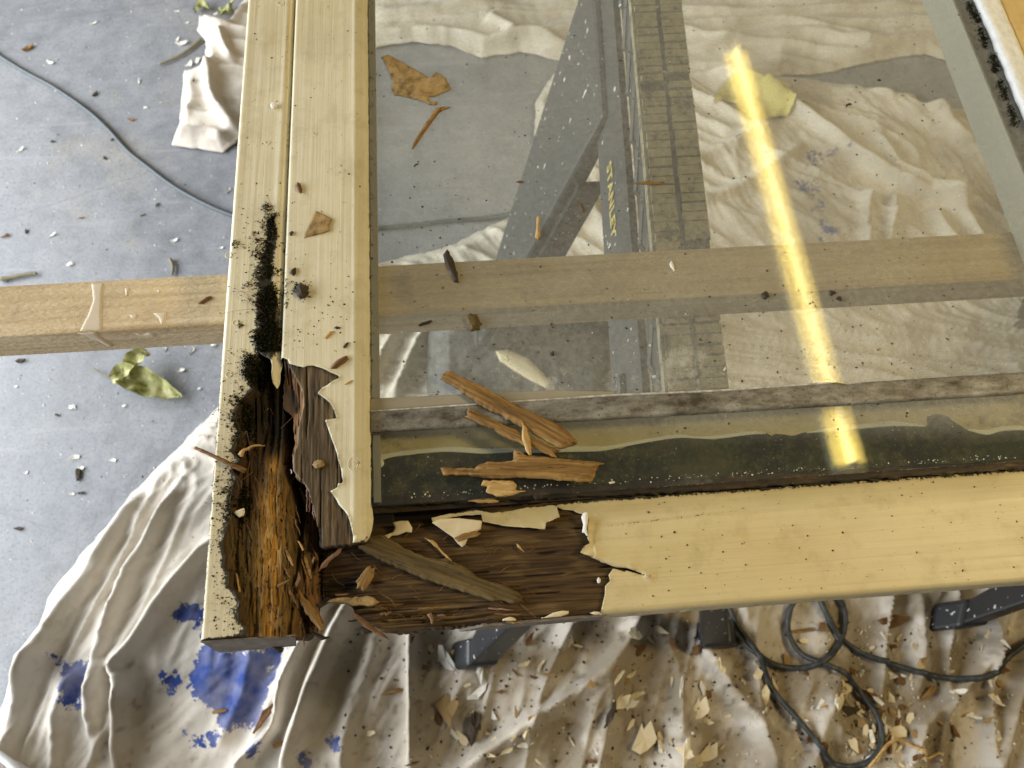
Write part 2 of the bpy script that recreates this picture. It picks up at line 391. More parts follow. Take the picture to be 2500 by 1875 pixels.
def glass_mat(name, dust):
    n = NT(name); t = n.t
    lw = n.n('ShaderNodeLayerWeight'); lw.inputs['Blend'].default_value = .5
    fac = n.math('POWER', lw.outputs['Facing'], 5.0); fac = n.math('ADD', n.math('MULTIPLY', fac, .95), .038)
    tr = n.n('ShaderNodeBsdfTransparent'); tr.inputs[0].default_value = (.975, .98, .955, 1)
    gl = n.n('ShaderNodeBsdfGlossy'); gl.inputs['Roughness'].default_value = .030; n.l(n.bump(n.noise(9, 2, .5), .02, .002), gl.inputs['Normal']); gl.inputs[0].default_value = (1, 1, 1, 1)
    m1 = n.n('ShaderNodeMixShader'); n.l(fac, m1.inputs[0]); n.l(tr.outputs[0], m1.inputs[1]); n.l(gl.outputs[0], m1.inputs[2])
    last = m1.outputs[0]
    if dust:
        df = n.n('ShaderNodeBsdfDiffuse'); df.inputs[0].default_value = (.54, .53, .48, 1)  # dust and the milky reflection haze are painted as one diffuse layer
        big = n.noise(7, 4, .6); fine = n.noise(240, 5, .75)
        dust_haze = n.math('MULTIPLY', n.ramp(big, [(.3, .55), (.7, 1.)]), n.ramp(fine, [(.30, .45), (.70, 1.)]))
        da = n.attr('dust', 'Fac')
        dust_haze = n.math('MULTIPLY', dust_haze, da)
        patch = n.math('MULTIPLY', n.ramp(n.noise(26, 7, .78, n.vec((1, .7, 1))), [(.46, 0.), (.64, .75)]), n.attr('grime', 'Fac'))
        dust_haze = n.math('MAXIMUM', dust_haze, patch)
        dots = n.math('MULTIPLY', n.ramp(n.noise(620, 1, .4), [(.745, 0.), (.775, .7)]), n.ramp(n.noise(30, 2), [(.4, .2), (.65, 1.)]))
        dust_haze = n.math('MAXIMUM', dust_haze, dots, clamp=True)
        m2 = n.n('ShaderNodeMixShader'); n.l(dust_haze, m2.inputs[0]); n.l(last, m2.inputs[1]); n.l(df.outputs[0], m2.inputs[2]); last = m2.outputs[0]
    n.l(last, n.out.inputs['Surface']); return n.m
M['glass_top'] = glass_mat('dusty_hazed_glass', True)
M['glass'] = glass_mat('clear_glass', False)
n = NT('lamp_glow'); n.p.inputs['Emission Color'].default_value = (1, .80, .30, 1); n.p.inputs['Emission Strength'].default_value = 15; n.p.inputs['Base Color'].default_value = (.8, .7, .4, 1)
M['tube'] = n.m
n = NT('opal_diffuser_glow'); n.p.inputs['Emission Color'].default_value = (1, .74, .18, 1); n.p.inputs['Emission Strength'].default_value = 6.0; n.p.inputs['Base Color'].default_value = (.8, .7, .4, 1)
M['opal'] = n.m

# ================================================================== THE SETTING
floor_v, floor_q = boxes([(-3.2, 3.2, -1.4, 4.2, -.06, 0)])
tag(mk('floor', floor_v, floor_q, mat=M['floor'], smooth=False), kind='structure')

# ---- dust sheets: height field with hand-laid folds and free wrinkles
def ridge(x, y, pts, wd, ht, skew=0.0):
    P = UP(pts, 0.0); P = catmull(np.column_stack([P, 0 * P[:, 0]]), 3)[:, :2] if len(P) > 2 else P; best = np.full(x.shape, 1e9); tt = np.zeros(x.shape); sg = np.zeros(x.shape)
    seg = np.linalg.norm(np.diff(P, axis=0), axis=1); cum = np.concatenate([[0], np.cumsum(seg)])
    for i in range(len(P) - 1):
        dx, dy = P[i + 1] - P[i]
        t = np.clip(((x - P[i, 0]) * dx + (y - P[i, 1]) * dy) / (dx * dx + dy * dy), 0, 1)
        ex, ey = x - P[i, 0] - t * dx, y - P[i, 1] - t * dy; d = np.hypot(ex, ey); m = d < best
        best = np.where(m, d, best); tt = np.where(m, cum[i] + t * seg[i], tt); sg = np.where(m, np.sign(dx * ey - dy * ex), sg)
    s = tt / cum[-1]
    env = sstep(-.02, .14, s) * sstep(1.02, .86, s) * .85 + .15 * (best < wd)
    wl = wd * np.where(sg > 0, 1 + skew, 1 - skew)
    return ht * env / (1 + (best / wl) ** 2) ** 1.6
RA = [  # lower sheet folds: points, width, height, skew
    ([(345, 1190), (290, 1310), (225, 1420), (165, 1500), (120, 1600), (60, 1700)], .020, .030, .3),
    ([(445, 1190), (375, 1330), (333, 1395), (293, 1505), (264, 1607), (248, 1729), (252, 1830)], .016, .030, .35),
    ([(560, 1300), (508, 1354), (407, 1485), (358, 1566), (309, 1627), (321, 1680), (305, 1850), (300, 1900)], .016, .034, .35),
    ([(880, 1400), (816, 1477), (759, 1566), (710, 1668), (690, 1770), (613, 1851), (560, 1900)], .012, .046, .2),
    ([(900, 1440), (849, 1505), (796, 1627), (759, 1729), (718, 1851), (700, 1920)], .020, .050, .3),
    ([(1000, 1450), (1007, 1554), (1007, 1688), (1011, 1900)], .012, .044, .2),
    ([(930, 1530), (905, 1640), (860, 1760), (840, 1900)], .018, .018, 0),
    ([(1600, 1420), (1540, 1525), (1507, 1590), (1405, 1684), (1303, 1749), (1181, 1835), (1100, 1900)], .020, .034, .3),
    ([(2450, 1430), (2421, 1505), (2385, 1607), (2312, 1688), (2218, 1770), (2180, 1900)], .016, .028, .2),
    ([(1690, 1560), (1750, 1647), (1831, 1770), (1880, 1900)], .020, .026, 0),
    ([(2480, 1640), (2442, 1729), (2390, 1900)], .016, .028, 0),
    ([(2226, 1440), (2230, 1607), (2200, 1700)], .016, .016, 0),
    ([(2050, 1600), (1985, 1760), (1960, 1900)], .018, .018, 0),
    ([(150, 1560), (100, 1650), (60, 1760), (30, 1900)], .016, .022, 0),
    ([(200, 1640), (170, 1760), (150, 1900)], .014, .018, 0),
    ([(640, 1560), (600, 1700), (540, 1830)], .016, .014, 0),
    ([(1690, 170), (1900, 260), (2060, 380), (2200, 470), (2420, 540)], .018, .026, .2),
    ([(1600, 420), (1760, 380), (1880, 320)], .020, .016, 0),
    ([(1640, 520), (1800, 470), (1960, 360)], .018, .014, 0),
    ([(2240, 250), (2330, 360), (2450, 450)], .022, .022, 0),
    ([(2120, 330), (2180, 430), (2290, 490), (2400, 640)], .018, .022, 0),
    ([(2100, 470), (2100, 650)], .014, .022, 0), ([(2170, 480), (2150, 650)], .014, .020, 0), ([(2260, 520), (2330, 650)], .018, .022, 0),
    ([(990, 780), (940, 880), (910, 960)], .014, .024, 0), ([(1060, 770), (1010, 880), (960, 990)], .014, .024, 0), ([(930, 760), (900, 830)], .014, .02, 0),
    ([(920, 620), (1100, 560), (1240, 520)], .018, .018, 0), ([(1340, 150), (1310, 280), (1330, 420)], .020, .022, 0),
    ([(1400, 480), (1470, 580), (1500, 640)], .014, .02, 0), ([(1380, 560), (1480, 520)], .014, .016, 0),
]
RB = [  # upper sheet folds
    ([(900, 60), (1060, 50), (1250, 5)], .022, .020, .2), ([(900, 110), (1080, 100), (1200, 120), (1290, 100), (1400, 130)], .018, .022, 0),
    ([(1560, 30), (1800, 45), (1980, 40), (2260, 25)], .012, .016, .3), ([(1680, 130), (1950, 95), (2100, 120), (2300, 95)], .018, .018, .2),
    ([(1190, 60), (1260, 100)], .02, .02, 0), ([(1700, 90), (1900, 70), (2200, 70)], .014, .012, 0),
    ([(500, 110), (520, 180), (530, 260), (570, 320), (620, 350)], .018, .034, .2), ([(545, 90), (560, 140), (580, 170)], .012, .026, 0),
    ([(455, 200), (480, 260), (450, 320)], .018, .012, 0), ([(440, 345), (520, 335), (560, 360)], .014, .014, 0), ([(490, 60), (560, 75), (600, 20)], .018, .022, 0),
]
OA = [(0, 1761), (33, 1647), (41, 1599), (102, 1525), (122, 1460), (203, 1359), (277, 1269), (325, 1208), (392, 1141), (525, 1007), (700, 850), (910, 650), (1100, 605), (1241, 537),
      (1290, 440), (1305, 370), (1308, 260), (1360, 172), (1500, 160), (1700, 175), (1980, 200), (2110, 222), (2230, 235), (2240, 262), (2355, 272), (2700, 360), (3000, 900), (3000, 2300), (-200, 2300), (-90, 1900)]
OB = [(607, -10), (560, 59), (490, 43), (486, 82), (505, 106), (509, 165), (454, 180), (446, 230), (443, 306), (423, 360), (548, 376), (576, 353), (700, 250), (905, 120), (1010, 108), (1100, 117), (1178, 145), (1272, 130), (1398, 157),
      (1500, 170), (1620, 178), (1760, 196), (1980, 187), (2100, 162), (2200, 140), (2260, 138), (2330, 158), (2500, 165), (2800, 120), (2800, -350), (600, -350)]
def crumple(x, y, seed, n_, f0, f1):
    r = np.random.RandomState(seed); h = 0 * x
    for k in range(n_):
        a = r.uniform(0, math.pi); f = r.uniform(f0, f1); u = (math.cos(a) * x + math.sin(a) * y) * f + r.rand() + .5 * vn(x * 5, y * 5, seed + k)
        h = h + abs((u % 1) - .5) * 2 / f * sstep(.48, .72, vn(x * 6 + 7 * k, y * 6 + 3 * k, seed + 50 + k))
    return h
def heightA(x, y):
    h = .0035 + 0 * x
    for p, wd, ht, sk in RA: h = np.maximum(h, 0) + ridge(x, y, p, wd, ht * 1.35, sk)
    wx, wy = x + .03 * vn(x * 6, y * 6, 41), y + .03 * vn(x * 6, y * 6, 42)
    k = sstep(.45, .7, y)
    u = (-.36 * wx - .93 * wy) * (1 - k) + (.80 * wx - .60 * wy) * k; v = (.93 * wx - .36 * wy) * (1 - k) + (.60 * wx + .80 * wy) * k
    dg = sstep(-.1, .15, x) * sstep(.3, .1, y)
    r = 1 - abs(2 * vn(v * 15, u * 2.4, 5) - 1); h = h + (.017 + .012 * dg) * r ** 4 * np.maximum(sstep(.25, .6, vn(x * 3.1, y * 3.1, 17)), dg)
    r2 = 1 - abs(2 * vn(v * 38 + 1.5 * vn(u * 5, v * 5, 4), u * 4.5, 15) - 1); h = h + (.0105 + .001 * dg) * r2 ** 1.8 * (.35 + .65 * sstep(.3, .6, vn(x * 7, y * 7, 19)))
    r3 = 1 - abs(2 * vn((v + .5 * u) * 75 + 2 * vn(u * 9, v * 9, 8), u * 11, 16) - 1); h = h + .0036 * r3 ** 2
    return h + .002 * fbm(x * 9, y * 9, 25, 2) + .030 * crumple(x, y, 300, 9, 5, 14) + .022 * crumple(x, y, 400, 6, 18, 40)
def heightB(x, y):
    h = .005 + 0 * x
    for p, wd, ht, sk in RB: h = h + ridge(x, y, p, wd, ht, sk)
    wx, wy = x + .03 * vn(x * 6, y * 6, 51), y + .03 * vn(x * 6, y * 6, 52)
    r = 1 - abs(2 * vn(wx * 2.4, wy * 14 + wx * 2, 6) - 1); h = h + .016 * r ** 4
    r2 = 1 - abs(2 * vn(wx * 5, wy * 36 + 1.5 * vn(wx * 5, wy * 5, 14), 7) - 1); h = h + .006 * r2 ** 2.5
    return h + .005 * fbm(x * 9, y * 12, 26, 2) + .030 * crumple(x, y, 500, 9, 5, 14) + .022 * crumple(x, y, 600, 6, 18, 40) + .012 * sstep(.2, .5, x) * sstep(1.28, 1.22, y)
BLUE = [[(409, 1600), (434, 1608), (470, 1619), (494, 1592), (486, 1631), (482, 1668), (470, 1700), (467, 1725), (440, 1745), (433, 1716), (421, 1660)],
        [(509, 1540), (560, 1575), (600, 1590), (682, 1575), (676, 1640), (665, 1690), (653, 1749), (629, 1770), (568, 1786), (520, 1740), (480, 1696), (468, 1660), (488, 1607), (500, 1565)],
        [(423, 1501), (450, 1490), (484, 1470), (540, 1490), (540, 1530), (492, 1530), (443, 1528)],
        [(399, 1647), (447, 1638), (443, 1702), (425, 1702), (405, 1680)], [(474, 1790), (500, 1800), (505, 1822), (480, 1822)], [(520, 1785), (550, 1790), (545, 1815), (525, 1822)],
        [(820, 1792), (845, 1798), (850, 1825), (830, 1835), (815, 1815)], [(635, 1810), (655, 1800), (660, 1830), (640, 1848)], [(745, 1835), (760, 1830), (760, 1870), (745, 1860)],
        [(1950, 395), (2050, 385), (2030, 410), (1960, 425)], [(1945, 455), (1985, 450), (2000, 490), (2020, 520), (2010, 550), (1975, 540)], [(2000, 570), (2035, 560), (2040, 585), (1995, 590)],
        [(600, 1640), (640, 1600), (690, 1560), (720, 1530), (690, 1620), (640, 1690)]]
BLUE[0] = [(160 + (a - 409) * 1.05, 1592 + (b - 1592) * 1.0) for a, b in BLUE[0]]
def clothcol(x, y, z, sd):
    a = np.stack([0 * x + .64, 0 * x + .585, 0 * x + .505], 1)
    px, py = PX(x, y, 0.0)
    g = fbm(x * 5, y * 5, 61, 5)
    dirty = sstep(1000, 1350, px) * sstep(1250, 1500, py) * (.30 + .70 * sstep(.40, .58, fbm(x * 16, y * 16, 71, 5)))
    dirty = np.maximum(dirty, .55 * sstep(.54, .72, g)); dirty = np.maximum(dirty, .7 * sstep(850, 1000, px) * sstep(1500, 1700, py) * sstep(.45, .62, fbm(x * 22, y * 22, 81, 4)))
    D = np.array([.215, .165, .095]); a = a * (1 - .80 * dirty[:, None]) + D * .80 * dirty[:, None]
    spk = sstep(.74, .80, fbm(x * 90, y * 90, 91, 2)) * np.clip(dirty * 1.2, 0, 1); a = a * (1 - .6 * spk[:, None]) + np.array([.12, .085, .05]) * .6 * spk[:, None]
    return a
def clothblue(x, y, z, sd):
    px, py = PX(x, y, 0.0); out = np.zeros(len(x))
    m = (px > -50) & (px < 2200) & (py > 350)
    qx, qy = px[m], py[m]; best = np.full(len(qx), -1e9)
    for k, P in enumerate(BLUE):
        P = np.array(P); d, _, _ = closest(P, qx, qy); d = np.where(inside(P, qx, qy), d, -d)
        best = np.maximum(best, np.minimum(d, 1.5 if k in (9, 10, 11) else 40))
    out[m] = np.clip(.5 + best / 60, 0, 1); return out
def sheet(name, poly, hf, label):
    V, Q, at = relief(UP(poly, 0.0), .0040, lambda x, y, sd: .002 + hf(x, y) * (.25 + .75 * sstep(0, .03, sd)), lambda x, y, z: np.maximum(z - .003, .0005), {'col': clothcol, 'blue': clothblue}, bottom=False, rag=.003, ragf=60)
    return tag(mk(name, V, Q, mat=M['cloth'], attrs=at), label, 'dust sheet')
sheet('dust_sheet', OA, heightA, 'crumpled cream dust sheet with blue paint patches spread along the front of the floor')
sheet('dust_sheet', OB, heightB, 'cream dust sheet bunched on the concrete behind the timber batten, no blue paint')
POLYA, POLYB = UP(OA, 0.0), UP(OB, 0.0)
def ground(x, y):
    x = np.atleast_1d(np.float64(x)); y = np.atleast_1d(np.float64(y)); h = np.zeros(len(x))
    a = inside(POLYA, x, y); h = np.where(a, .003 + heightA(x, y), h)
    b = inside(POLYB, x, y); h = np.where(b, np.maximum(h, .003 + heightB(x, y)), h)
    return h

# ================================================================== THE ROTTEN GLAZED DOOR
XL, XG0, XG1, XG2, XC0, XC1, XC2 = -.195, -.1541, -.1497, -.1463, -.0890, -.0835, -.0797
YT, YB, YEND = .74, .0560, .1133      # far cut, bottom end, end of the raised board
ZU = .858
door = empty('glazed_door', (.15, .4, ZU), 'cream painted glazed door with rotten mossy corner laid flat on timber batten', 'door')
def Y_at(px, py, z=ZF): return float(U(px, py, z)[1])
def WP(pts, z=ZF): return [tuple(v) for v in UP(pts, z)]

# -- outer stile: paint
EDGE = [(598, 1552), (599, 1527), (583, 1513), (582, 1486), (587, 1467), (575, 1443), (557, 1432), (559, 1394), (548, 1386), (550, 1356), (545, 1332), (548, 1310), (561, 1272), (565, 1259),
        (561, 1230), (569, 1189), (576, 1165), (569, 1148), (586, 1121), (569, 1102), (586, 1067), (586, 1051), (575, 1023), (576, 1002), (588, 980), (610, 958), (621, 948), (607, 926), (613, 899), (621, 880), (632, 858)]
edge_py = np.array([p[1] for p in EDGE][::-1], float); edge_px = np.array([p[0] for p in EDGE][::-1], float)
def z_outer(x):
    z = np.full_like(x, .9000)
    z -= .0030 * (1 - np.sqrt(np.clip(1 - (1 - np.clip((x - XL) / .003, 0, 1)) ** 2, 0, 1)))
    z -= .0032 * sstep(XG0, XG1, x)
    z += .0006 * np.exp(-((x - XG0 + .0025) / .002) ** 2)
    return z
def paint_dirt(x, y, z, sd):
    px, py = PX(x, y, ZF)
    e = np.interp(py, edge_py, edge_px, left=640, right=600)
    d = sstep(800, 960, py) * .46 * np.exp(-np.clip(e - px, 0, 400) / 26) * (px < e + 20)
    d += .17 * sstep(800, 1000, py) * (px < 640)                                 # freckles near the rot
    d += .40 * np.exp(-((px - 640) / 34) ** 2 - ((py - 590) / 70) ** 2) + .3 * np.exp(-((px - 655) / 20) ** 2 - ((py - 520) / 30) ** 2)
    d += .42 * np.exp(-((px - 630) / 38) ** 2 - ((py - 680) / 60) ** 2) + .5 * np.exp(-((px - 645) / 28) ** 2 - ((py - 800) / 80) ** 2)
    d += .7 * np.exp(-((px - 737) / 15) ** 2 - ((py - 712) / 18) ** 2) + .30 * np.exp(-((px - 745) / 40) ** 2 - ((py - 735) / 45) ** 2)
    d += .30 * np.exp(-((px - 790) / 60) ** 2 - ((py - 105) / 40) ** 2) + .35 * np.exp(-((px - 700) / 9) ** 2) * (py < 760)
    d += .85 * np.exp(-((px - 658 + 8 * np.sin(py * .03)) / 13) ** 2) * sstep(515, 570, py) * sstep(905, 850, py) * (.6 + .6 * vn(px * .05, py * .05, 73)) + .5 * np.exp(-((px - 655) / 34) ** 2) * sstep(680, 760, py) * sstep(905, 850, py)
    d += .6 * np.exp(-sd / .0010) * (py > 860) * (px < e + 20)
    return np.clip(d, 0, 1.1) * (.75 + .5 * fbm(x * 260, y * 260, 77, 3))
P = [(XL, YT), (XL, YB)] + WP(EDGE) + WP([(640, 866), (660, 878), (664, 892), (663, 908), (668, 936), (675, 946), (681, 935), (684, 905), (687, 888)]) + [(XG1, Y_at(690, 868)), (XG1, YT)]
def curl(x, y, sd, amp, ln, f=120., seed=8): return amp * np.exp(-sd / ln) * sstep(.42, .75, vn(x * f, y * f, seed))
def zb_stile(x, y, z):
    b = z - .0008; b = np.where(x < XL + .0008, ZU, b); b = np.where(y < YB + .0008, ZU, b); return np.where((y > YT - .002), ZU, b)
px_ = lambda x, y: PX(x, y, ZF)
V, Q, at = relief(P, .0010, lambda x, y, sd: z_outer(x) + curl(x, y, sd, .0009, .0009) * (x > XL + .004) * (y > YB + .002) * (px_(x, y)[1] > 640), zb_stile, {'dirt': paint_dirt}, rag=.0005)
mk('outer_stile_paint', V, Q, mat=M['paint_y'], parent=door, attrs=at)

# -- outer stile: decayed wood
xi = lambda py, pts: np.interp(py, [p[1] for p in pts], [p[0] for p in pts])
GOLDC = [(672, 1090), (668, 1150), (660, 1200), (655, 1350), (652, 1550)]
CRACK = [(688, 900), (690, 940), (700, 1000), (707, 1040), (714, 1100), (714, 1150), (722, 1180), (728, 1230), (722, 1300), (712, 1400), (700, 1500), (696, 1550)]
def stile_h(x, y, full=False):
    px, py = PX(x, y, ZF)
    e = np.interp(py, edge_py, edge_px, left=636, right=598)
    d = px - e
    inr = sstep(-2, 14, d)
    fib = vn(px * .21 + 1.2 * vn(px * .05, py * .012, 5), py * .011, 1); fib2 = vn(px * .55, py * .028, 2); fib3 = vn(px * 1.3, py * .06, 3)
    z = .8990 - inr * (.0028 + .0030 * fib + .0016 * fib2 + .0008 * fib3)
    g = np.exp(-((px - xi(py, GOLDC)) / 34) ** 2) * sstep(1080, 1160, py)
    z = z + g * .0026 * inr
    pit = np.exp(-((px - 648) / 34) ** 2) * sstep(880, 930, py) * sstep(1130, 1030, py)
    z = z - .0095 * pit * (.6 + .7 * fib)
    cw = np.interp(py, [880, 990, 1040, 1170, 1250, 1350, 1560], [7, 9, 15, 15, 13, 8, 5]); cd = np.interp(py, [880, 980, 1180, 1300, 1400, 1560], [.006, .018, .018, .011, .006, .004])
    z = z - cd * np.exp(-((px - xi(py, CRACK)) / cw) ** 2)
    rt = sstep(0, 45, px - xi(py, CRACK)) * sstep(1120, 1220, py)
    z = z - rt * (.0062 + .0065 * vn(px * .3, py * .014, 6))
    z = z - .010 * sstep(735, 790, px) * sstep(1100, 1250, py)
    hole = sstep(.90, .95, vn(px * .26, py * .12, 12)) * inr; z = z - .0022 * hole
    chip = sstep(.60, .62, vn(px * .09, py * .022, 14)) * inr * sstep(1180, 1230, py); z = z - .0012 * chip
    return (z, px, py, inr, g, pit, fib, fib2, rt, hole) if full else z
def stile_col(x, y, z, sd):
    _, px, py, inr, g, pit, fib, fib2, rt, hole = stile_h(x, y, True)
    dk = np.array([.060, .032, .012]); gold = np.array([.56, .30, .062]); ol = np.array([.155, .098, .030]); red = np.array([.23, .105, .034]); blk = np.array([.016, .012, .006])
    gw = np.clip(np.exp(-((px - xi(py, GOLDC) - 2) / 34) ** 2) * sstep(1100, 1230, py) * (.45 + .9 * fib), 0, 1)
    gw = np.maximum(gw, .9 * np.exp(-((px - 664) / 19) ** 2 - ((py - 1135) / 26) ** 2))
    a = ol[None] * np.ones((len(x), 1))
    L = lambda a, c, w: a * (1 - w[:, None]) + c * w[:, None]
    a = L(a, dk, np.clip(1.2 * sstep(1330, 1130, py) * (1 - gw), 0, .85)); a = L(a, gold, gw)
    a = L(a, red, np.clip(rt * (.35 + .8 * fib2), 0, 1)); a = L(a, dk, np.clip(rt * sstep(.35, .6, fib), 0, .9))
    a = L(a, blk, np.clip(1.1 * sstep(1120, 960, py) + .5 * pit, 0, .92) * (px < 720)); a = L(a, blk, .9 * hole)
    cr = np.exp(-((px - xi(py, CRACK)) / np.interp(py, [880, 1040, 1170, 1300, 1560], [9, 17, 17, 10, 5])) ** 2); a = L(a, blk, np.clip(cr * sstep(1420, 1200, py), 0, .9))  # shade of crack, pits and holes painted black, along with wet rot
    a = L(a, dk, np.clip(.8 * np.exp(-np.clip(px - np.interp(py, edge_py, edge_px), 0, 99) / 12), 0, 1))
    return .84 * a * (.45 + .9 * fib2)[:, None] * (.85 + .3 * vn(px * .9, py * .03, 22))[:, None]
P = WP([(500, 860), (500, 900)]) + [(XL + .0015, .35), (XL + .0015, YB + .001)] + WP([(600, 1553), (660, 1554), (720, 1553), (733, 1546), (745, 1532), (750, 1510), (744, 1495), (752, 1470), (775, 1452), (787, 1420), (790, 1330), (790, 1200), (760, 1000), (745, 890), (742, 840), (560, 840)])
P[0] = (XL + .0015, Y_at(560, 840)); P.pop(1); P.pop(1)
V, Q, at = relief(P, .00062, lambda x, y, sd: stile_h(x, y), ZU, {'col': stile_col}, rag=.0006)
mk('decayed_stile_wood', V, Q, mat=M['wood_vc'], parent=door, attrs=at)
V, Q = boxes([(XL + .001, -.141, Y_at(560, 842), YT - .002, ZU, .8955)])
mk('stile_core', V, Q, mat=M['olive_wood'], parent=door, smooth=False)
V, Q = hexa([(XL - .0004, .0505, ZU - .001), (-.140, .0510, ZU - .001), (-.1400, .0558, ZU - .001), (XL - .0004, .0558, ZU - .001), (XL - .0004, .0552, .8975), (-.1325, .0548, .8930), (-.1325, .0557, .8930), (XL - .0004, .0557, .8975)])
n = NT('grey_end_paint'); c = n.mix(n.ramp(n.noise(90, 5, .7), [(.42, 0.), (.66, .8)]), (.40, .355, .30), (.20, .165, .12)); M['end'] = n.done(n.mix(1.0, c, (.62, .58, .54), 'MULTIPLY'), .7, n.bump(n.noise(160, 4), .4, .002))
mk('stile_end_face', V, Q, mat=M['end'], parent=door, smooth=False)

# -- raised inner board of the stile
TEAR = [(862, 1324), (862, 1305), (854, 1269), (842, 1248), (828, 1231), (812, 1207), (808, 1199), (823, 1191), (826, 1180), (835, 1181), (838, 1175), (830, 1137), (819, 1097), (808, 1064), (794, 1027), (823, 1022), (816, 1002), (805, 983),
        (776, 960), (788, 945), (827, 924), (828, 919), (786, 899), (767, 892), (751, 893), (740, 896), (705, 887), (702, 877)]
def z_board(x):
    z = .8968 + .0062 * sstep(XG1, XG2, x)
    z = z - .0022 * sstep(XC0 - .0006, XC1, x) - .0078 * sstep(XC1 + .0004, XC2 + .0002, x)
    return z + .0004 * np.exp(-((x - XC0 + .002) / .0015) ** 2)
P = [(XG1 + .0002, YT), (XG1 + .0002, Y_at(704, 874))] + WP(TEAR[::-1], .903) + WP([(880, 1322), (891, 1319)], .903) + [(XC2 - .0012, Y_at(897, 1308, .9)), (XC2, Y_at(898, 1290, .9)), (XC2 + .0016, Y_at(903, 1262, .9)), (XC2 + .0008, Y_at(903, 1240, .9)), (XC2, Y_at(898, 1228, .9)), (XC2, YT)]
def zb_board(x, y, z): return np.where((x > XC1) | (y > YT - .002), .8935, z - .0008)
V, Q, at = relief(P, .0010, lambda x, y, sd: z_board(x) + curl(x, y, sd, .0009, .0010) * (x < XC1) * (x > XG2) - .0015 * np.exp(-sd / .0016) * (y < YEND + .006), zb_board, {'dirt': paint_dirt}, rag=.0004)
mk('inner_board_paint', V, Q, mat=M['paint_y'], parent=door, attrs=at)
LIP = [(700, 880), (728, 930), (740, 954), (742, 990), (732, 1026), (728, 1048), (727, 1084), (716, 1110), (718, 1150), (742, 1178), (752, 1195), (768, 1255), (781, 1333)]
def board_h(x, y, full=False):
    px, py = PX(x, y, .902)
    f1 = vn(px * .24 + .8 * vn(px * .04, py * .01, 7), py * .008, 31); f2 = vn(px * .5, py * .02, 32); f3 = vn(px * 1.2, py * .05, 33)
    z = .9018 - .0006 * f1 - .0004 * f2 - .0004 * f3
    s = np.clip((xi(py, LIP) - px) / 46, 0, 1.2)
    st = s + .22 * (f1 - .5) * (s > 0); z = z - .0125 * sstep(0, 1, st) - .0022 * sstep(0, .06, s) * (.3 + f2)
    crk = sstep(.80, .86, vn(px * .17, py * .006, 36)); z = z - .0012 * crk
    return (z, px, py, s, f1, f2, crk) if full else z
def board_col(x, y, z, sd):
    _, px, py, s, f1, f2, crk = board_h(x, y, True)
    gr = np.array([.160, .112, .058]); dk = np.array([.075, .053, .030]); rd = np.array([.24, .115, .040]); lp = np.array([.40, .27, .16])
    L = lambda a, c, w: a * (1 - w[:, None]) + c * w[:, None]
    a = gr[None] * np.ones((len(x), 1)); a = L(a, dk, np.clip(.9 * sstep(.45, .75, f1) + .5 * sstep(.4, .7, fbm(px * .03, py * .006, 38, 3)), 0, .8)); a = L(a, np.array([.10, .062, .03]), sstep(1180, 1330, py) * .6)
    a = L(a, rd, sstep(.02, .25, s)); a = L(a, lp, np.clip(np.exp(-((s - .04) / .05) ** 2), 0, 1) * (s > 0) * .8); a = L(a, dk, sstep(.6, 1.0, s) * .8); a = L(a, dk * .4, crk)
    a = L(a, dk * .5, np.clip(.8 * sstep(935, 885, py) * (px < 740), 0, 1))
    return a * (.6 + .7 * f2)[:, None]
P = WP([(690, 884), (683, 930), (683, 985), (707, 1003), (709, 1030), (717, 1077), (712, 1110), (714, 1147), (724, 1165), (742, 1178), (752, 1195), (760, 1225), (768, 1255), (776, 1290), (781, 1334), (820, 1331), (862, 1326), (888, 1321), (895, 1310), (896, 1200), (896, 850), (690, 850)], .902)
V, Q, at = relief(P, .00062, lambda x, y, sd: np.minimum(board_h(x, y), z_board(x) - .0009), .8905, {'col': board_col}, rag=.0006)
mk('weathered_board_wood', V, Q, mat=M['wood_vc'], parent=door, attrs=at)
V, Q = boxes([(XG1 + .0012, XC1 - .001, Y_at(780, 852, .902), YT - .002, ZU, .8955)])
mk('board_core', V, Q, mat=M['olive_wood'], parent=door, smooth=False)

# -- bottom rail: wood and paint
YR0, YR1 = .0535, .1395
def rail_prof(y):
    z = .8868 - .0110 * sstep(.1130, .1420, y)
    z -= .0042 * (1 - np.sqrt(np.clip(1 - (1 - np.clip((y - YR0) / .0042, 0, 1)) ** 2, 0, 1))); return z
def rail_h(x, y, full=False):
    px, py = PX(x, y, .886)
    gy = py + .07 * (px - 800)
    f1 = vn(px * .009, gy * .27 + .8 * vn(px * .01, gy * .05, 44), 45); f2 = vn(px * .016, gy * .42, 46); f3 = vn(px * .03, gy * .9, 47)
    z = np.minimum(rail_prof(y), .8868) - .0009 - .0011 * f1 - .0011 * f2 - .0007 * f3
    cav = sstep(1300, 1262, gy) * sstep(1190, 1090, px); z = z - .0075 * cav
    lft = sstep(960, 800, px); z = z - .0055 * lft * (.5 + f1)
    low = sstep(1465, 1500, gy) * sstep(1240, 1050, px); z = z - low * (.0018 + .0040 * sstep(.45, .6, f1))
    crk = sstep(.78, .84, vn(px * .006, gy * .13, 48)); z = z - .0018 * crk
    return (z, px, py, f1, f2, cav, lft, low, crk) if full else z
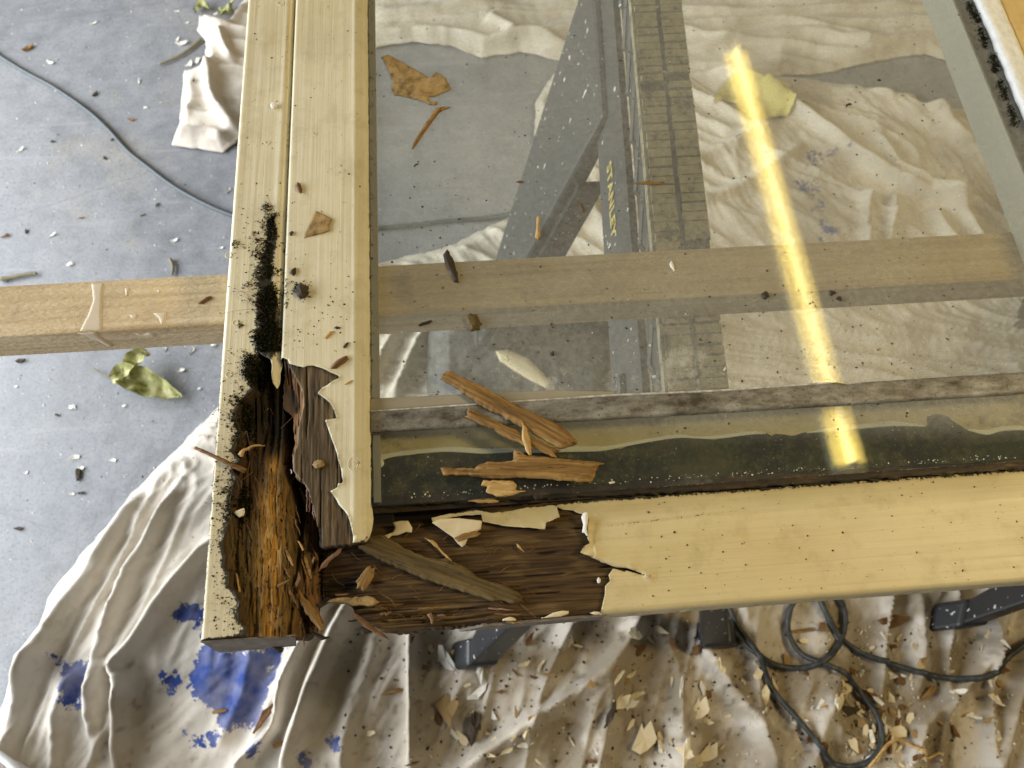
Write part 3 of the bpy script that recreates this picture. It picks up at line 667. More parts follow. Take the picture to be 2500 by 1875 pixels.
def rail_col(x, y, z, sd):
    _, px, py, f1, f2, cav, lft, low, crk = rail_h(x, y, True)
    f3c = vn(px * .03, (py + .07 * (px - 800)) * .9, 47)
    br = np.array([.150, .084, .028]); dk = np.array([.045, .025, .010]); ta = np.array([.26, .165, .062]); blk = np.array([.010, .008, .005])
    L = lambda a, c, w: a * (1 - w[:, None]) + c * w[:, None]
    a = br[None] * np.ones((len(x), 1)); a = L(a, dk, sstep(.42, .72, f1) * .5); a = L(a, ta, sstep(.55, .8, fbm(px * .012, py * .05, 50, 3)) * .7)
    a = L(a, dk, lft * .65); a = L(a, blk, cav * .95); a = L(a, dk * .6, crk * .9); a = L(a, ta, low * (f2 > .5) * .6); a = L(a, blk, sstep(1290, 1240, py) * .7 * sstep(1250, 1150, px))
    return .64 * a * (.35 + .9 * f2 + .25 * f3c)[:, None]
xr = lambda px: float(U(px, 1500, .886)[0])
P = WP([(776, 1210), (776, 1452), (790, 1450), (800, 1457), (812, 1466), (835, 1470), (857, 1479), (862, 1492), (880, 1508), (905, 1526), (935, 1542)], .886) + [(xr(965), YR0 - .0004), (xr(1100), YR0 + .0004), (xr(1300), YR0 + .0012), (xr(1540), YR0 + .0015), (xr(1545), YR1 + .0005)]
P[0] = (P[0][0], YR1 + .0005)
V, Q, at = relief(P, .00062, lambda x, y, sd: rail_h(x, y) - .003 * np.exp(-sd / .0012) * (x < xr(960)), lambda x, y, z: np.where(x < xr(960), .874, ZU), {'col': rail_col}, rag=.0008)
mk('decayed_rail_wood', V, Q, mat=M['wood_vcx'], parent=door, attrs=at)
RT = [(1466, 1496), (1476, 1454), (1477, 1431), (1489, 1418), (1486, 1403), (1497, 1389), (1505, 1391), (1522, 1396), (1530, 1394), (1548, 1399), (1588, 1409), (1550, 1394), (1530, 1387), (1505, 1385), (1495, 1381), (1468, 1373), (1415, 1350), (1424, 1336), (1439, 1327), (1435, 1317), (1433, 1292), (1436, 1269), (1434, 1252), (1420, 1251), (1400, 1241), (1377, 1238), (1362, 1231),
      (1368, 1259), (1350, 1269), (1334, 1275), (1331, 1293), (1290, 1289), (1237, 1284), (1178, 1272), (1175, 1251), (1126, 1251), (1090, 1261), (1057, 1275), (1052, 1260), (1085, 1250), (1116, 1244), (1154, 1233)]
XR = .64
P = [(XR, YR0), (xr(1466), YR0)] + WP(RT, .8865) + [(float(U(1200, 1228, .8865)[0]), .1335), (float(U(1300, 1222, .886)[0]), .1372), (float(U(1420, 1210, .886)[0]), YR1), (XR, YR1)]
def rail_dirt(x, y, z, sd):
    px, py = PX(x, y, .886)
    return np.clip(.55 * sstep(.134, .1395, y) + .30 * np.exp(-sd / .001) * (px < 1600) + .30 * np.exp(-((py + .07 * (px - 1500) - 1282 + .05 * (px - 1500)) / 5) ** 2) * sstep(1430, 1480, px) * sstep(1900, 1750, px) + .12, 0, 1) * (.7 + .6 * fbm(x * 200, y * 200, 79, 3))
def zb_rail(x, y, z): return np.where((y < YR0 + .0009), ZU, z - .0007)
def rail_curl(x, y, sd):
    px, py = PX(x, y, .886)
    c = curl(x, y, sd, .0020, .0022, 90, 18) * (y > YR0 + .006) * (px < 1600)
    c = c + .0035 * np.exp(-sd / .003) * np.exp(-((px - 1436) / 14) ** 2 - ((py - 1285) / 30) ** 2) + .0030 * np.exp(-sd / .004) * np.exp(-((px - 1300) / 60) ** 2 - ((py - 1285) / 16) ** 2) * (py < 1300)
    c = c + .0022 * np.exp(-((px - 1440) / 26) ** 2 - ((py - 1352) / 16) ** 2) + .0016 * sstep(0, 6, 1383 + (px - 1500) * .27 - py) * sstep(70, 0, 1383 + (px - 1500) * .27 - py) * sstep(1620, 1500, px) * (px > 1450)
    return c
V, Q, at = relief(P, .0009, lambda x, y, sd: rail_prof(y) + rail_curl(x, y, sd), zb_rail, {'dirt': rail_dirt}, rag=.0004)
mk('rail_paint', V, Q, mat=M['paint_x'], parent=door, attrs=at)
V, Q = boxes([(xr(1540), XR - .001, YR0 + .0012, YR1 - .001, ZU, .8745)])
mk('rail_core', V, Q, mat=M['olive_wood'], parent=door, smooth=False)
V, Q = hexa([(xr(1115), YR0 - .0016, ZU), (xr(1475), YR0 - .0008, ZU), (xr(1475), YR0 + .001, ZU), (xr(1115), YR0 + .001, ZU), (xr(1175), YR0 - .0012, .8800), (xr(1475), YR0 - .0008, .8825), (xr(1475), YR0 + .001, .8825), (xr(1175), YR0 + .001, .8800)])
mk('rail_front_paint', V, Q, mat=M['end'], parent=door, smooth=False)

# -- peeled paint flakes still hanging on the rail
def flat(name, pts, z, t, mat, parent=None, res=.0009, zf=None, rag=0.0, attrs=None, zref=None):
    poly = UP(pts, z if zref is None else zref)
    def zt(x, y, sd):
        b = z + t + (zf(x, y, sd) if zf else 0); return b - t * .45 * np.exp(-sd / (res * .8))
    V, Q, at = relief(poly, res, zt, lambda x, y, zz: zz - t, attrs, rag=rag)
    return mk(name, V, Q, mat=mat, parent=parent, attrs=at)
def plane_tilt(pts, z, dzx, dzy, bow=0.0, amp=.0006, f=90, seed=2):
    c = UP(pts, z).mean(0)
    return lambda x, y, sd: (x - c[0]) * dzx + (y - c[1]) * dzy + bow * sd + amp * (vn(x * f, y * f, seed) - .5) * 2
pts = [(1055, 1277), (1075, 1268), (1120, 1266), (1177, 1272), (1174, 1292), (1155, 1303), (1141, 1317), (1136, 1329), (1128, 1336), (1117, 1326), (1106, 1312)]
flat('hanging_paint_flake', pts, .8875, .0007, M['flake'], door, zf=plane_tilt(pts, .888, -.03, .08))
pts = crop([(335, 625), (430, 590), (455, 545), (430, 495), (500, 480), (580, 480), (620, 550), (615, 595), (560, 590), (480, 620), (420, 625), (380, 660)], 850, 1150, .2532)
flat('hanging_paint_flake', pts, .8850, .0007, M['flake'], door, zf=plane_tilt(pts, .888, .05, -.05, .1))
pts = [(1294, 1512), (1330, 1507), (1350, 1496), (1372, 1491), (1389, 1492), (1388, 1499), (1370, 1505), (1340, 1508)]
flat('hanging_paint_flake', pts, .8862, .0008, M['flake'], door, zf=plane_tilt(pts, .888, 0, .1))
pts = [(1226, 1515), (1228, 1511), (1245, 1506), (1255, 1508), (1263, 1515), (1245, 1516)]
flat('hanging_paint_flake', pts, .8855, .0008, M['flake'], door)
pts = [(1440, 1497), (1450, 1493), (1464, 1494), (1466, 1500), (1452, 1501)]
flat('hanging_paint_flake', pts, .8862, .0008, M['flake'], door)
pts = crop([(330, 270), (345, 250), (430, 222), (436, 260), (425, 292), (385, 306), (360, 290)], 480, 1180, .2712)
flat('hanging_paint_flake', pts, .8985, .0008, M['flake'], door, zf=plane_tilt(pts, .9, .1, .05))
pts = [(1419, 1262), (1424, 1252), (1434, 1250), (1436, 1268), (1432, 1292), (1437, 1318), (1428, 1302), (1421, 1300), (1424, 1280)]
flat('curled_paint_edge', pts, .8885, .0010, M['white'], door, zf=plane_tilt(pts, .889, .25, 0, .25))
pts = [(1457, 1416), (1461, 1408), (1467, 1415), (1465, 1424), (1459, 1424)]
flat('hanging_paint_flake', pts, .8868, .0007, M['white'], door)

# -- glazing: two panes, strip across, sealant, rebates
def dust(V):
    px, py = PX(V[:, 0], V[:, 1], .893); return px, py
def pane(name, z0, z1, mat, ybot, withattr):
    gx = np.linspace(-.0845, .5385, 90); gy = np.linspace(ybot, YT + .02, 90)
    X, Y = np.meshgrid(gx, gy, indexing='ij'); nn = X.size
    V = np.concatenate([np.stack([X.ravel(), Y.ravel(), np.full(nn, z1)], 1), np.stack([X.ravel(), Y.ravel(), np.full(nn, z0)], 1)])
    i, j = np.meshgrid(np.arange(89), np.arange(89), indexing='ij'); a = (i * 90 + j).ravel()
    q = np.stack([a, a + 90, a + 91, a + 1], 1)
    Q = [q, q[:, ::-1] + nn]
    ring = [k * 90 for k in range(90)] + [89 * 90 + k for k in range(1, 90)] + [k * 90 + 89 for k in range(88, -1, -1)] + [k for k in range(88, 0, -1)]
    ring = np.array(ring); nx = np.roll(ring, -1); Q.append(np.stack([nx, ring, ring + nn, nx + nn], 1)[:, ::-1])
    at = None
    if withattr:
        px, py = PX(V[:, 0], V[:, 1], .893)
        up = V[:, 2] > (z0 + z1) / 2
        haze = (.40 + .12 * sstep(640, 960, py)) * sstep(1090, 1000, py) + .03; gm = sstep(760, 900, py) * sstep(1010, 960, py) * (.25 + .75 * sstep(1000, 1300, px)) + .35 * sstep(1120, 1210, py) * sstep(1500, 1800, px)  # veil of the reflected ceiling painted in with the dust; fades low down
        at = {'dust': np.where(up, haze, 0), 'grime': np.where(up, gm, 0)}
    return mk(name, V, np.vstack(Q), mat=mat, parent=door, attrs=at, smooth=False)
pane('glass_pane', .889, .893, M['glass_top'], .1420, True)
pane('glass_pane', .8795, .8835, M['glass'], .1440, False)
sy = lambda px, py: float(U(px, py, .8945)[1])
def strip_z(x, y, sd): return .8957 - .0018 * np.exp(-sd / .0008) + .0005 * fbm(x * 90, y * 200, 55, 3)
P = [tuple(v) for v in UP([(903, 1003), (1492, 964), (1750, 953), (2040, 933), (2070, 938), (2130, 931), (2500, 908), (2560, 904), (2560, 957), (2500, 961), (1750, 1008), (1492, 1023), (903, 1056)], .8945)]
V, Q, at = relief(P, .0013, strip_z, .8932, rag=.0003)
mk('glazing_strip', V, Q, mat=M['strip'], parent=door)
pts = [(903, 974), (1100, 965), (1350, 953), (1500, 957), (1500, 966), (1200, 984), (903, 1004)]
n = NT('beige_fillet'); M['fillet'] = n.done(n.mix(n.noise(40, 4), (.24, .21, .155), (.36, .32, .235)), .6)
flat('sealant_fillet', pts, .8932, .0012, M['fillet'], door)
n = NT('white_edge'); M['wedge'] = n.done(n.mix(n.ramp(n.noise(130, 3), [(.4, 0.), (.62, .8)]), (.60, .585, .53), (.25, .23, .18)), .6)
pts = [(903, 1003), (1492, 963), (1750, 952), (2030, 933), (2030, 937), (1750, 957), (1492, 968), (903, 1006)]
flat('strip_edge', pts, .8952, .0012, M['wedge'], door)
# rebate under the glass with algae and a squeezed line of sealant
V, Q = boxes([(-.0865, .545, .1480, .2045, ZU, .8775)])
mk('lower_rebate', V, Q, mat=M['rebate'], parent=door, smooth=False)
SEAL = [(920, 1122), (950, 1112), (1000, 1105), (1060, 1099), (1110, 1097), (1180, 1101), (1250, 1099), (1320, 1100), (1382, 1097), (1440, 1096), (1480, 1094), (1560, 1079), (1650, 1065), (1700, 1068), (1750, 1067), (1828, 1057), (1870, 1058), (1969, 1056), (2024, 1049), (2103, 1041), (2181, 1034), (2259, 1040), (2361, 1049), (2408, 1055), (2455, 1046), (2560, 1045)]
sx_ = [p[0] for p in SEAL]; sy_ = [p[1] for p in SEAL]
top = [(p[0], p[1] + 3) for p in SEAL]; top[0] = (880, 1118); top = top[:20] + [(2259, 1036), (2262, 1022), (2280, 1010), (2310, 1016), (2330, 1030), (2345, 1044)] + top[22:]
pts = top + [(2600, 1140), (1750, 1195), (1300, 1218), (880, 1240)]
flat('algae_film', pts, .8777, .0006, M['algae'], door, res=.0013, zf=lambda x, y, sd: .0003 * fbm(x * 200, y * 200, 58, 3), rag=.0024)
def ribbon(pl, wds, z, t, nm, mat):
    C = catmull(np.array([(a, b, w_) for (a, b), w_ in zip(pl, wds)], float), 6)
    up_ = [(c[0], c[1] - c[2]) for c in C]; dn = [(c[0], c[1] + c[2]) for c in C][::-1]
    return flat(nm, up_ + dn, z, t, mat, door, res=.0008)
s1 = SEAL[:17]; ribbon(s1, [10, 6, 6, 6, 7, 7, 6, 6, 7, 7, 6, 5, 5, 3, 5, 5, 1.5], .8782, .0008, 'sealant_line', M['seal2'])
ribbon(SEAL[17:22], [2, 5, 6, 7, 2], .8782, .0008, 'sealant_line', M['seal2']); ribbon(SEAL[22:], [2, 7, 6, 6], .8782, .0008, 'sealant_line', M['seal2'])
ang = np.arange(14) / 14 * 2 * math.pi
flat('sealant_line', [(924 + 14 * math.cos(a), 1131 + 12 * math.sin(a)) for a in ang], .8782, .0009, M['seal2'], door, res=.0006)
# left edge spacer under the glass
V, Q = boxes([(-.0785, -.0735, .146, YT, .8840, .8880)])
n = NT('grey_spacer'); M['spacer'] = n.done((.30, .295, .27), .5)
mk('edge_spacer', V, Q, mat=M['spacer'], parent=door, smooth=False)
V, Q = boxes([(-.0880, -.0800, .146, YT, ZU, .8790)]); mk('left_rebate', V, Q, mat=M['rebate_grey'], parent=door, smooth=False)
# dark decayed gap below the edge of the glass
gp = [(900, 1236), (1000, 1233), (1100, 1229), (1300, 1219), (1500, 1210), (1750, 1197), (2100, 1172), (2560, 1142), (2560, 1120), (900, 1215)]
n = NT('wet_dark_wood'); M['wet'] = n.done(n.ramp(n.noise(70, 5, .7, n.vec((.25, 1, 1))), [(.4, (.010, .007, .004)), (.58, (.045, .026, .010)), (.75, (.17, .10, .035))]), .7, n.bump(n.noise(200, 4), .5, .002))
flat('gap_wood', gp, .8790, .0012, M['wet'], door, res=.0012, zf=lambda x, y, sd: .0022 * fbm(x * 120, y * 500, 66, 3), rag=.0012)
pts = crop([(490, 10), (540, 5), (590, 8), (575, 30), (545, 42), (510, 45), (490, 30)], 1100, 1200, .407)
flat('gap_wood', pts, .8870, .0030, M['crumb'], door, res=.0006, rag=.0010)
V, Q = boxes([(-.0865, .545, .1402, .1478, ZU, .8765)]); mk('gap_backing', V, Q, mat=M['wet'], parent=door, smooth=False)
# right stile
def rstile(x, y, sd): return .9000 - .0020 * np.exp(-sd / .0012)
V, Q, at = relief([(.5520, .20), (.68, .20), (.68, YT), (.5520, YT)], .004, rstile, ZU, {'dirt': lambda x, y, z, sd: .12 + 0 * x})
mk('hinge_stile', V, Q, mat=paint_mat('warm_cream_paint', (.62, .44, .19), 'y', .3), parent=door, attrs=at)
P = [(.5325 + .0012 * (vn(np.float64(k * .9), 0., 91) - .5), y) for k, y in enumerate(np.linspace(.20, YT, 60))] + [(.5535, YT), (.5535, .20)]
V, Q, at = relief(P, .0014, lambda x, y, sd: .8995 + .0015 * np.sqrt(np.clip(sd / .004, 0, 1)) + .0006 * fbm(x * 150, y * 60, 92, 3), .8932, rag=.0004)
mk('sealant_fillet', V, Q, mat=M['seal'], parent=door)
V, Q = boxes([(.5265, .5600, .146, YT, ZU, .8788)]); mk('dark_rebate', V, Q, mat=M['gap'], parent=door, smooth=False)
V, Q = hexa([(.5095, .2045, ZU), (.5263, .2045, ZU), (.5263, YT, ZU), (.5095, YT, ZU), (.5245, .2045, .8786), (.5263, .2045, .8786), (.5263, YT, .8786), (.5245, YT, .8786)])
mk('rebate_slope', V, Q, mat=M['rebate_grey'], parent=door, smooth=False)
V, Q = hexa([(-.080, .2046, ZU), (.5095, .2046, ZU), (.5095, .2110, ZU), (-.080, .2110, ZU), (-.080, .2046, .8774), (.5095, .2046, .8774), (.5095, .2055, .8774), (-.080, .2055, .8774)])
mk('rebate_slope', V, Q, mat=M['rebate_grey'], parent=door, smooth=False)

# -- small plug rings in the paint
def ring(cx, cy, r, tr, z, name='plug_ring', ell=1.0):
    x, y = U(cx, cy, z); th = np.arange(22) / 22 * 2 * math.pi; k = r * .00033
    P_ = np.stack([x + k * np.cos(th), y + k * ell * np.sin(th), np.full(22, z)], 1); P_ = np.vstack([P_, P_[:2]])
    V, Q, T = sweep(P_, tr, 6); mk(name, V, Q, T, mat=M['paint_y'], parent=door)
for cx, cy, r in [(558, 623, 8), (575, 788, 7), (559, 914, 7), (653, 348, 6), (769, 326, 5), (686, 8, 9)]: ring(cx, cy, r, .00035, ZF + .0001 if cx < 700 else .9030)
for r in (13, 9): ring(864, 1133, r, .0004, .9030, ell=1.2)

# -- moss, stalks and loose fibres on the rotten corner
def tufts(centres, nper, spread, size, zf, seed):
    r = np.random.RandomState(seed); V = []; T = []
    for (cx, cy, k) in centres:
        for _ in range(max(2, int(nper * min(k, k * k * 1.6)))):
            px, py = cx + r.randn() * spread * max(k, .8), cy + r.randn() * spread * max(k, .8)
            x, y = U(px, py, ZF); z = zf(float(x), float(y)) + abs(r.randn()) * .0012 * k
            for _b in range(3):
                d = r.randn(3); d /= np.linalg.norm(d); d[2] = abs(d[2]); s = size * r.uniform(.5, 1.4)
                e = np.cross(d, r.randn(3)); e /= np.linalg.norm(e) + 1e-9
                b = np.array([x, y, z]); n = len(V)
                V += [b - e * s * .33, b + e * s * .33, b + d * s]; T.append((n, n + 1, n + 2))
    return np.array(V), np.array(T)
def ztop_stile(x, y):
    px, py = PX(x, y, ZF); e = float(np.interp(py, edge_py, edge_px, left=9999, right=600))
    xx = np.array([x]); yy = np.array([y])
    if py < 858 or px < e: return float(z_outer(xx)[0]) if x < XG1 else float(z_board(xx)[0])
    return float(stile_h(xx, yy)[0])
mc = [(664, 535 + k * 9, .45) for k in range(6)] + [(655, 600 + k * 11, .38) for k in range(8)] + [(632 + 5 * math.sin(k * 2.1), 590 + k * 14, .22) for k in range(8)]
mc += [(664 + random.uniform(-8, 8), 705 + k * 7, .85) for k in range(22)] + [(648 + random.uniform(-14, 14), 720 + k * 9, .8) for k in range(20)]
mc += [(655 + random.uniform(-22, 22), 850 + k * 8, 1.0) for k in range(9)] + [(618 + random.uniform(-12, 12), 880 + k * 8, .9) for k in range(8)]
mc += [(596 + random.uniform(-10, 10), 985 + k * 10, .6) for k in range(9)] + [(592 + random.uniform(-8, 8), 1195 + k * 9, .6) for k in range(8)] + [(700, 1130, .4), (738, 712, .9), (732, 706, .8), (742, 720, .8), (737, 716, .9), (654, 512, .4), (648, 508, .4)]
r = np.random.RandomState(61)
for _ in range(130):
    a, b = r.normal(645, 24), r.uniform(540, 960)
    if a < 600 - (b - 540) * .07 and r.rand() < .8: continue
    if a < 700: mc.append((a, b, r.uniform(.10, .32)))
for _ in range(45):
    b = r.uniform(940, 1290); a = np.interp(b, edge_py, edge_px) + r.normal(-6, 12); mc.append((a, b, r.uniform(.10, .35)))
mc = [(a + r.uniform(-3, 3), b + r.uniform(-4, 4), k * r.uniform(.65, 1.3)) for a, b, k in mc]
V, T = tufts(mc, 90, 7.0, .0016, ztop_stile, 4)
tag(mk('moss', V, None, T, mat=M['moss'], parent=door, smooth=False), kind='stuff')
def strand(p0, p1, sag, z0, z1, r0, mat=None, seed=0, name='x'):
    a = np.array([*U(p0[0], p0[1], z0), z0]); b = np.array([*U(p1[0], p1[1], z1), z1]); r = np.random.RandomState(seed)
    m = (a + b) / 2 + np.array([r.randn() * sag, r.randn() * sag, abs(sag) * r.uniform(.4, 1.5)])
    P_ = catmull([a, m, b], 6); return sweep(P_, np.linspace(r0, r0 * .55, len(P_)), 5)
S = []
for k, (a, b) in enumerate([((640, 735), (572, 712)), ((640, 740), (575, 705)), ((642, 748), (590, 722)), ((642, 760), (540, 765)), ((640, 752), (560, 700)), ((645, 765), (600, 733)), ((585, 1205), (530, 1170)), ((582, 1210), (520, 1185)), ((580, 1215), (525, 1200)),
                            ((578, 1228), (505, 1228)), ((585, 1200), (545, 1160)), ((590, 1195), (552, 1150)), ((575, 1240), (535, 1245)), ((560, 1010), (522, 1012)), ((690, 530), (675, 520)), ((592, 955), (578, 930)), ((655, 480), (672, 515)), ((655, 590), (668, 565)), ((598, 1060), (612, 1100))]):
    S.append(strand(a, b, .003, ZF + .001, ZF + .0022, .00016, seed=k))
    e = np.array([*U(b[0], b[1], ZF + .0022), ZF + .0022]); S.append(sweep(np.array([e, e + [-.0009, .0002, .0001], e + [-.0018, .0003, 0]]), np.array([.0002, .00042, .0001]), 5))
V, Q, T = join(S); tag(mk('moss_stalks', V, Q, T, mat=M['stalk'], parent=door), kind='stuff')
S = []; r = np.random.RandomState(5)
for k in range(120):
    if k < 60: px, py = r.uniform(600, 760), r.uniform(990, 1540); dx, dy, L_ = r.randn() * .5, 1, r.uniform(14, 45)
    else: px, py = r.uniform(790, 1300), r.uniform(1300, 1525); dx, dy, L_ = 1, r.randn() * .7 - .05, r.uniform(12, 50)
    x, y = U(px, py, .89)
    zz = float(stile_h(np.array([x]), np.array([y]))[0]) if k < 60 else float(rail_h(np.array([x]), np.array([y]))[0])
    if k >= 60 and px < 900 and py > 1455: continue
    S.append(strand((px, py), (px + dx * L_, py + dy * L_), .0009, zz + .0004, zz + .0006 + abs(r.randn()) * .0009, r.uniform(.00012, .00034), seed=k))
V, Q, T = join(S); tag(mk('loose_fibres', V, Q, T, mat=M['brown_wood'], parent=door), kind='stuff')

# -- splinters that still belong to the broken corner
def chip(name, pts, z, t, mat, parent=None, label=None, cat=None, group=None, tilt=0.0, roll=0.0, rag=.0007, res=.0007, grain=.0007, bow=0.0, lift=0.0):
    """splinter with its own outline; local x runs along its length (grain)"""
    W = UP(pts, z); c = W.mean(0); u_, s_, vt = np.linalg.svd(W - c); ax = vt[0] if vt[0][0] >= 0 else -vt[0]
    ang = math.atan2(ax[1], ax[0]); R = np.array([[math.cos(ang), math.sin(ang)], [-math.sin(ang), math.cos(ang)]])
    Lc = (W - c) @ R.T; half = max(abs(Lc[:, 0]).max(), 1e-6); sd_ = random.randint(1, 60)
    def zt(x, y, sd):
        g = vn(x * 60, y * 900, sd_) * .6 + vn(x * 120, y * 2600, sd_ + 1) * .4
        return t * (.45 + .55 * np.clip(sd / max(t * .9, res), 0, 1) ** .5) + grain * (g - .5) * 2 + tilt * x + roll * y + bow * (1 - (x / half) ** 2) + lift
    V, Q, _ = relief(Lc, res, zt, lambda x, y, zz: np.minimum(np.maximum(0 + tilt * x + roll * y + bow * (1 - (x / half) ** 2) + lift, 0.0), zz - .0002), rag=rag, seed=sd_)
    me = mesh_from(name, V, Q); me.materials.append(mat); o = bpy.data.objects.new(name, me)
    loc = np.array([c[0], c[1], z]); o.rotation_euler = (0, 0, ang)
    if parent is not None: o.location = loc - np.array(parent.location)
    else: o.location = loc
    put(o, parent); tag(o, label, cat, group); return o
r = np.random.RandomState(88)
for k in range(42):
    if k < 26: px, py = r.uniform(690, 775), r.uniform(1180, 1530); dx, dy, L_ = r.normal(.12, .22), 1, r.uniform(22, 70)
    else: px, py = r.uniform(800, 1250), r.uniform(1440, 1525); dx, dy, L_ = 1, r.normal(-.05, .18), r.uniform(25, 80)
    x, y = U(px, py, .888); zf_ = stile_h if k < 26 else rail_h; z0 = float(zf_(np.array([x]), np.array([y]))[0])
    A = np.array([x, y, z0 + .0004]); x2, y2 = U(px + dx * L_, py + dy * L_, .888); B = np.array([x2, y2, z0 + r.uniform(.0005, .003)])
    C = np.linspace(A, B, 7) + r.randn(7, 3) * [.0003, .0003, .0002]; V, Q, T = sweep(C, r.uniform(.0006, .0013) * np.array([.7, 1, 1.05, 1, .85, .6, .15]), 5)
    mk('splinter', V, Q, T, mat=M[['gold_wood', 'brown_wood', 'pink_wood', 'brown_wood', 'dark_bark'][k % 5]], parent=door, smooth=False)
a3 = lambda p: crop(p, 560, 1320, .1687)
chip('splinter', a3([(930, 640), (1000, 640), (1060, 760), (1140, 880), (1260, 1010), (1385, 1290), (1330, 1312), (1220, 1210), (1120, 1060), (1020, 880)]), .889, .0028, M['gold_wood'], door, tilt=.06)
chip('splinter', a3([(1090, 770), (1200, 760), (1240, 900), (1300, 1050), (1370, 1210), (1330, 1200), (1240, 1090), (1150, 960)]), .887, .0026, M['brown_wood'], door)
chip('splinter', a3([(1640, 75), (1665, 95), (1560, 220), (1400, 370), (1280, 460), (1340, 330), (1480, 200)]), .888, .0016, M['pink_wood'], door)
chip('splinter', a3([(1200, 1310), (1290, 1330), (1380, 1390), (1450, 1385), (1455, 1410), (1330, 1440), (1250, 1390)]), .882, .0018, M['dark_bark'], door)
chip('splinter', a3([(985, 0), (1020, 10), (1085, 130), (1080, 165), (1055, 150)]), .893, .0013, M['straw'], door)
chip('splinter', a3([(1190, 310), (1215, 230), (1240, 225), (1225, 300), (1200, 340)]), .893, .0012, M['pink_wood'], door)
chip('splinter', a3([(940, 660), (985, 560), (1000, 420), (1040, 560), (990, 640), (960, 680)]), .8925, .0013, M['pink_wood'], door)
chip('splinter', a3([(700, 640), (860, 560), (880, 570), (760, 650), (690, 670)]), .8955, .0014, M['gold_wood'], door)
chip('splinter', a3([(90, 430), (125, 520), (150, 700), (185, 950), (170, 960), (125, 700)]), .8955, .0012, M['straw'], door)
a2 = lambda p: crop(p, 540, 1080, .14467)
chip('splinter', a2([(290, 200), (340, 160), (520, 70), (700, 40), (760, 60), (560, 100), (420, 170), (385, 260), (350, 250)]), .8985, .0016, M['straw'], door, bow=.002)
for pp in ([(1440, 770), (1475, 780), (1460, 1170), (1435, 1160)], [(1480, 760), (1520, 770), (1500, 1190), (1475, 1180)], [(1530, 800), (1570, 820), (1575, 1330), (1540, 1200)], [(1590, 1180), (1640, 1280), (1655, 1480), (1610, 1330)], [(1250, 560), (1300, 540), (1370, 590), (1330, 650), (1290, 640)], [(1230, 180), (1270, 220), (1300, 320), (1255, 300)]):
    chip('splinter', a2(pp), .8935, .0012, M['pink_wood'], door, res=.0005)
chip('splinter', a2([(1165, 455), (1200, 480), (1205, 520), (1180, 545)]), .8955, .0006, M['white'], door, res=.0005)
a7 = lambda p: crop(p, 850, 1150, .2532)
chip('splinter', a7([(95, 690), (200, 640), (340, 620), (500, 720), (640, 790), (760, 830), (950, 850), (1130, 930), (1260, 1030), (1360, 1070), (1480, 1090), (1640, 1170), (1685, 1210), (1680, 1250), (1600, 1285), (1480, 1245), (1390, 1255), (1250, 1210), (1000, 1130), (750, 1050), (500, 940), (340, 880), (100, 750)]),
     .8865, .0032, M['olive_wood'], None, 'long olive brown wood splinter lying diagonally on the rotten bottom rail', 'splinter')
chip('wood_chip', a7([(75, 1060), (180, 930), (215, 915), (225, 950), (265, 930), (240, 1020), (195, 1100), (150, 1165), (120, 1130), (80, 1130)]), .8862, .0022, M['gold_wood'], None, 'small orange wood chip beside the lower left end of the rotten rail', 'wood chip', tilt=.05)
chip('wood_chip', [(796, 1469), (815, 1462), (835, 1459), (860, 1458), (905, 1456), (928, 1469), (915, 1478), (900, 1480), (860, 1478), (825, 1472)], .8845, .0025, M['flake_tan'], None, 'mustard crusted fragment bridging the hole at the rail end', 'wood chip', rag=.0006)
chip('splinter', a7([(720, 640), (780, 655), (840, 690), (900, 760), (1010, 870), (960, 850), (860, 745), (770, 680)]), .8865, .0014, M['straw'], None, 'thin straw coloured splinter above the diagonal olive splinter', 'splinter')
chip('splinter', a7([(1620, 690), (1650, 720), (1710, 785), (1680, 770), (1640, 740)]), .8872, .001, M['straw'], None, 'tiny straw splinter on the bare rail wood below the torn paint', 'splinter')
chip('splinter', a7([(765, 1380), (800, 1370), (825, 1420), (820, 1480), (800, 1480), (785, 1420)]), .8845, .0014, M['pink_wood'], None, 'pinkish curled sliver near the lower edge of the rotten rail', 'splinter')
chip('wood_chip', a7([(1020, 640), (1130, 600), (1220, 575), (1280, 600), (1220, 640), (1130, 655), (1060, 680)]), .8895, .0013, M['gold_wood'], None, 'orange sliver lying across the triangular hanging paint flake', 'wood chip')
a8 = lambda p: crop(p, 800, 1480, .238)
chip('splinter', a8([(230, 60), (300, 80), (420, 170), (560, 270), (638, 358), (560, 310), (420, 240), (300, 140)]), .8838, .0024, M['brown_wood'], door, tilt=-.05)
chip('splinter', a8([(260, 235), (330, 215), (430, 225), (470, 262), (370, 290), (300, 255)]), .882, .0024, M['dark_bark'], door)
chip('splinter', [(655, 1574), (668, 1572), (680, 1576), (693, 1582), (690, 1592), (683, 1596), (672, 1590), (664, 1582)], .8590, .003, M['dark_bark'], door, rag=.0014, res=.0006)

